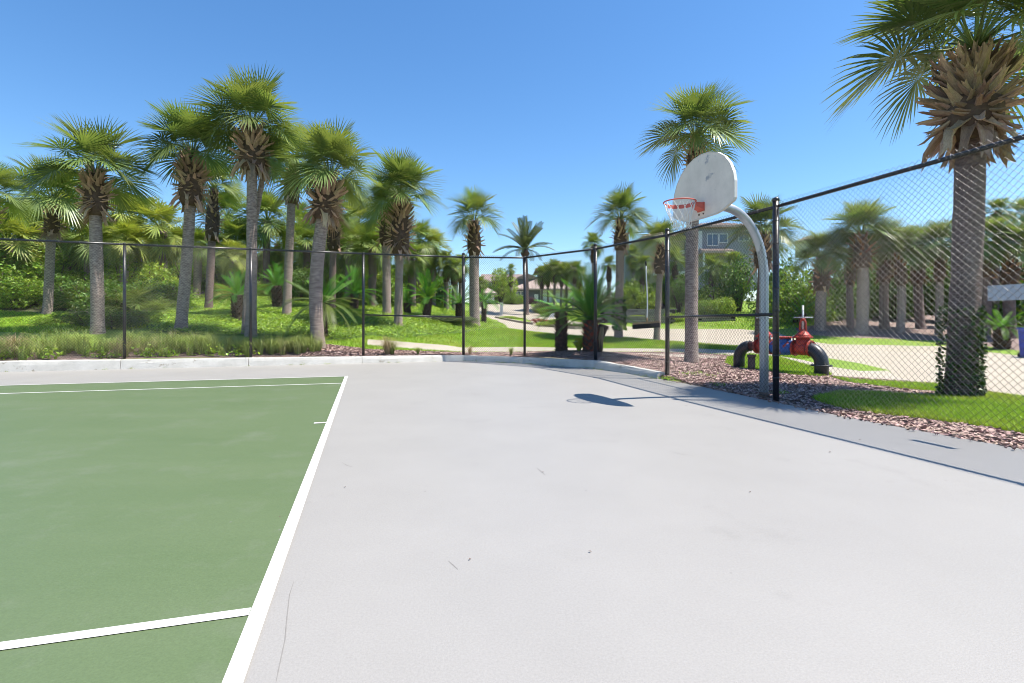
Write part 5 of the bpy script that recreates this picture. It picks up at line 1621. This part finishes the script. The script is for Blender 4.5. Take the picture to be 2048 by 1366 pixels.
MB().box(((hx_(1396) + hx_(1404)) / 2, -.03, (hz_(462) + hz_(505)) / 2), (hx_(1404) - hx_(1396), .06, hz_(462) - hz_(505))).build('downpipe', M['trim'], H)
pr = MB()
x0, x1 = hx_(1392), hx_(1458)
pr.add([(x0, -1.6, hz_(507)), (x1, -1.6, hz_(507)), (x1 - .3, 0, hz_(498)), (x0 + .3, 0, hz_(498)), (x0, -1.6, hz_(511)), (x1, -1.6, hz_(511)), (x1, 0, hz_(511)), (x0, 0, hz_(511))],
       [(0, 1, 2, 3), (4, 5, 1, 0), (5, 6, 2, 1), (7, 4, 0, 3), (4, 7, 6, 5)])
for x in np.arange(x0 + .1, x1, .3): pr.tube([(x, -1.62, hz_(506.5)), (min(max(x, x0 + .3), x1 - .3), 0, hz_(497.5))], .05, 4)
po_ = pr.build('porch_roof', M['roof'], H)
for x in (x0 + .15, x1 - .15): MB().box((x, -1.5, (hz_(511) + hz_(580)) / 2), (.14, .14, hz_(511) - hz_(580))).build('porch_post', M['trim'], H)
bl = MB(); bl.box(((hx_(1318) + hx_(1384)) / 2, 1.0, hz_(545)), (hx_(1384) - hx_(1318), 2, .22)); bo = bl.build('balcony_floor', M['trim'], H)
rl = MB()
rl.tube([(hx_(1318), 0, hz_(530)), (hx_(1384), 0, hz_(530))], .05, 6)
for x in np.linspace(hx_(1318), hx_(1384), 26): rl.tube([(x, 0, hz_(543)), (x, 0, hz_(530))], .02, 5)
rl.build('balcony_rail', M['shingle'], bo)
MB().box((hx_(1319), 0, hz_(537)), (.18, .18, hz_(528) - hz_(545))).build('balcony_post', M['trim'], bo)
MB().box(((hx_(1340) + hx_(1384)) / 2, 1.96, hz_(498)), (hx_(1384) - hx_(1340), .06, .35)).build('eave_band', M['trim'], H)
# little cupola roof far right
cp = house('house', "distant tiled cupola roof peeping over the bushes right of the hoop post", 1627, 500, 55)
u2 = 55 / 1026
MB().box((0, 1.2, .2), (26 * u2, 2.2, 1.6)).build('wall', M['cream'], cp)
rf = MB(); hip_roof(rf, -13 * u2, 13 * u2, .1, 2.3, px_z(478, 55) - px_z(500, 55), .5, .25); rf.build('roof', M['roof_brown'], cp)
MB().box((0, .09, px_z(482, 55) - px_z(500, 55)), (24 * u2, .03, .3)).build('louvre', M['dark_siding'], cp)
# brown roofed block up the street
bk = house('apartment_block', "dark sided block with a long brown tiled roof up the street", 1010, 605, 78)
u3 = 78 / 1026
def bz_(py): return px_z(py, 78) - px_z(605, 78)
def bx_(px): return (px - 1010) * u3
MB().box(((bx_(962) + bx_(1038)) / 2, 5, (bz_(562) - 1) / 2), (bx_(1038) - bx_(962), 9, bz_(562) + 1)).build('wall', M['dark_siding'], bk)
rf = MB()
rf.add([(bx_(955), -.2, bz_(563)), (bx_(1052), -.2, bz_(563)), (bx_(1052), 4.5, bz_(543)), (bx_(960), 4.5, bz_(543)), (bx_(955), 9, bz_(563)), (bx_(1052), 9, bz_(563)),
        (bx_(955), -.2, bz_(565)), (bx_(1052), -.2, bz_(565)), (bx_(1052), 9, bz_(565)), (bx_(955), 9, bz_(565))],
       [(0, 1, 2, 3), (3, 2, 5, 4), (0, 3, 4), (1, 5, 2), (6, 7, 1, 0), (9, 8, 7, 6)])
for x in np.arange(bx_(958), bx_(1050), .5): rf.tube([(x, -.2, bz_(562.6)), (max(x, bx_(960.3)), 4.5, bz_(542.6))], .07, 4)
rf.build('roof', M['roof_brown'], bk)
MB().box(((bx_(1036) + bx_(1072)) / 2, 3, (bz_(556) - 1) / 2), (bx_(1072) - bx_(1036), 9, bz_(556) + 1)).build('gable_wall', M['dark_siding'], bk)
rf = MB()
xm = (bx_(1034) + bx_(1074)) / 2
rf.add([(bx_(1033), -1.8, bz_(557)), (xm, -1.8, bz_(549)), (bx_(1075), -1.8, bz_(557)), (bx_(1033), 8, bz_(557)), (xm, 8, bz_(549)), (bx_(1075), 8, bz_(557)), (bx_(1033), -1.8, bz_(559)), (bx_(1075), -1.8, bz_(559)), (bx_(1075), 8, bz_(559)), (bx_(1033), 8, bz_(559))],
       [(0, 1, 4, 3), (1, 2, 5, 4), (0, 6, 7, 2, 1), (3, 4, 5, 8, 9), (9, 8, 7, 6)])
rf.build('gable_roof', M['roof_brown'], bk)
window(bk, bx_(1031), -.01 + .5, bz_(567), 1.0, .9) 
window(bk, bx_(976), .49, bz_(572), 1.0, 1.0)
MB().box((bx_(1030), .42, bz_(570)), (1.2, .1, .18)).build('band', M['trim'], bk)
# garage in front
ga = house('garage', "low grey garage with a pale tiled hip roof behind the slim palms", 1090, 610, 64)
u4 = 64 / 1026
def az_(py): return px_z(py, 64) - px_z(610, 64)
def ax_(px): return (px - 1090) * u4
MB().box(((ax_(1026) + ax_(1080)) / 2, 4, (az_(576) - .5) / 2), (ax_(1080) - ax_(1026), 7, az_(576) + .5)).build('dark_wall', M['dark_siding'], ga)
MB().box(((ax_(1081) + ax_(1150)) / 2, 4.3, (az_(576) - .5) / 2), (ax_(1150) - ax_(1081), 7, az_(576) + .5)).build('cream_wall', M['cream'], ga)
rf = MB(); hip_roof(rf, ax_(1026), ax_(1150), .5, 7.8, az_(577), 1.7, .45); ribs(rf, ax_(1026), ax_(1150), .5, 7.8, az_(577), 1.7, .45); rf.build('roof', M['roof'], ga)
window(ga, ax_(1039), .498, az_(586), .6, .5, cols=1)
window(ga, ax_(1045.5), .498, az_(586), .5, .5, cols=1)
for (x0, x1) in ((1086, 1104), (1110, 1128), (1132, 1147)):
    g_ = MB(); w_ = ax_(x1) - ax_(x0)
    for k_ in range(4): g_.box(((ax_(x0) + ax_(x1)) / 2, .77, az_(606) + .3 + k_ * .42), (w_, .05, .39))
    g_.build('garage_door', M['trim'], ga)
MB().box((ax_(1073), .47, (az_(590) - .3) / 2 + .2), (.5, .06, az_(588))).build('side_door', M['trim'], ga)
# house behind the garage
bh = house('house', "second storey house behind the garage roof with dark siding", 1120, 600, 80)
u5 = 80 / 1026
MB().box((0, 5, 2.2), (80 * u5, 8, 6)).build('wall', M['dark_siding'], bh)
rf = MB(); hip_roof(rf, -42 * u5, 42 * u5, .8, 9.2, 5.0, 1.6, .5); rf.build('roof', M['roof_brown'], bh)
for x in (-2.2, -.6, 1.2): window(bh, x, .99, 3.2, .9, 1.1)
# white gate kiosk
ki = house('gate_kiosk', "small white gate kiosk with a pink tiled hip roof", 975, 600, 56, cat='kiosk')
u6 = 56 / 1026
kz = lambda py: px_z(py, 56) - px_z(600, 56)
MB().box((0, .8, .45), (20 * u6, 1.3, .9 + .5)).build('wall', M['trim'], ki)
for s_ in (-1, 1):
    MB().box((s_ * 11.5 * u6, 0, kz(586) / 2), (.14, .14, kz(586) + .5)).build('column', M['trim'], ki)
    MB().box((s_ * 11.5 * u6, 1.7, kz(586) / 2), (.14, .14, kz(586) + .5)).build('column', M['trim'], ki)
rf = MB(); hip_roof(rf, -14 * u6, 14 * u6, -.2, 1.9, kz(586), .62, .25); rf.build('roof', M['roof'], ki)
window(ki, 0, .148, kz(592), .8, .5)
# dark roofed building glimpsed behind the three palm clump
dk = house('house', "dark roofed building glimpsed behind the clump of three palms", 880, 600, 60)
MB().box((0, 3, 1.3), (4.2, 5, 3.0)).build('wall', M['trim'], dk)
rf = MB(); hip_roof(rf, -2.1, 2.1, .5, 5.5, 2.8, .9, .4); rf.build('roof', M['dark_siding'], dk)
# little street things
b = on(1003, 41)
bo_ = thing('bollard', "white square bollard beside the street, left of the median", "bollard", b)
MB().box((0, 0, .45), (.22, .22, 1.0)).build('post', M['trim'], bo_)
MB().box((0, 0, .98), (.28, .28, .06)).build('cap', M['trim'], bo_)
b = on(1103, 37)
ls = thing('lawn_sign', "small white square sign low by the street bend", "sign", b)
MB().box((0, 0, .33), (.42, .02, .36)).build('panel', M['trim'], ls)
for s_ in (-.15, .15): MB().box((s_, .022, .08), (.03, .02, .5)).build('stake', M['galv'], ls)
# blue bin at the right edge
b = on(2072, 15.9)
bn = thing('recycling_bin', "bright blue bin half cut off by the right edge", "bin", b)
MB().add([(x * .24 * (1 if z == 0 else 1.12), y * .26 * (1 if z == 0 else 1.12), z) for z in (0, .86) for x, y in ((-1, -1), (1, -1), (1, 1), (-1, 1))],
         [(3, 2, 1, 0), (4, 5, 6, 7), (0, 1, 5, 4), (1, 2, 6, 5), (2, 3, 7, 6), (3, 0, 4, 7)]).build('body', M['bin'], bn)
MB().box((0, 0, .895), (.60, .64, .06)).build('lid', M['bin'], bn)
MB().tube([(-.22, .3, .06), (.22, .3, .06)], .07, 10).build('wheels', M['bristle'], bn)

# hairline scuffs worn into the slab and the green paint
def scuffs(name, label, strokes, m, z):
    V, F = [], []
    for (pts_, w) in strokes:
        P3 = [Vector(flat(*p)) for p in pts_]
        b0 = len(V)
        for i, p in enumerate(P3):
            q0, q1 = P3[max(0, i - 1)], P3[min(len(P3) - 1, i + 1)]
            d = (q1 - q0).normalized(); nn = Vector((-d.y, d.x))
            ww = w * .6 * (0.25 if i in (0, len(P3) - 1) else 1)
            V += [(p.x + nn.x * ww, p.y + nn.y * ww, z), (p.x - nn.x * ww, p.y - nn.y * ww, z)]
        for i in range(len(P3) - 1): F.append((b0 + 2 * i, b0 + 2 * i + 1, b0 + 2 * i + 3, b0 + 2 * i + 2))
    o = obj(name, np_mesh(name, V, np.array(F)), m)
    for p in o.data.polygons: pass
    bmx = bmesh.new(); bmx.from_mesh(o.data); bmesh.ops.recalc_face_normals(bmx, faces=bmx.faces)
    if bmx.faces[:] and sum(f.normal.z for f in bmx.faces) < 0: bmesh.ops.reverse_faces(bmx, faces=bmx.faces)
    bmx.to_mesh(o.data); bmx.free()
    stuff(o); o["label"] = label
scuffs('scuff_marks', "faint scuffs and a hairline crack on the pale slab", [
    ([(588, 1162), (579, 1190), (574, 1235), (570, 1280), (557, 1340), (552, 1366)], .003), ([(897, 1122), (906, 1130), (916, 1139)], .005), ([(1074, 936), (1081, 942), (1090, 950)], .006),
    ([(684, 925), (694, 931), (705, 934)], .004), ([(1330, 900), (1360, 908), (1390, 912)], .003)], M['scuff_dark'], 0.001)

# small debris on the concrete
r = np.random.default_rng(77)
q = np.array([flat(*p) for p in [(720, 733), (636, 744), (760, 742), (858, 727), (908, 746), (1348, 805), (1372, 812), (1086, 945), (690, 975), (560, 1035), (800, 890), (1240, 870), (1500, 985), (1660, 905), (1720, 880), (940, 1120), (1180, 1105)]])
V, F = leaves(np.column_stack([q, np.full(len(q), .006)]), .022, 5, up=6, asp=.5)
stuff(obj('dry_leaf_bits', np_mesh('dry_leaf_bits', V, F), M['rust']))["label"] = "scattered dry leaf bits on the pale slab"
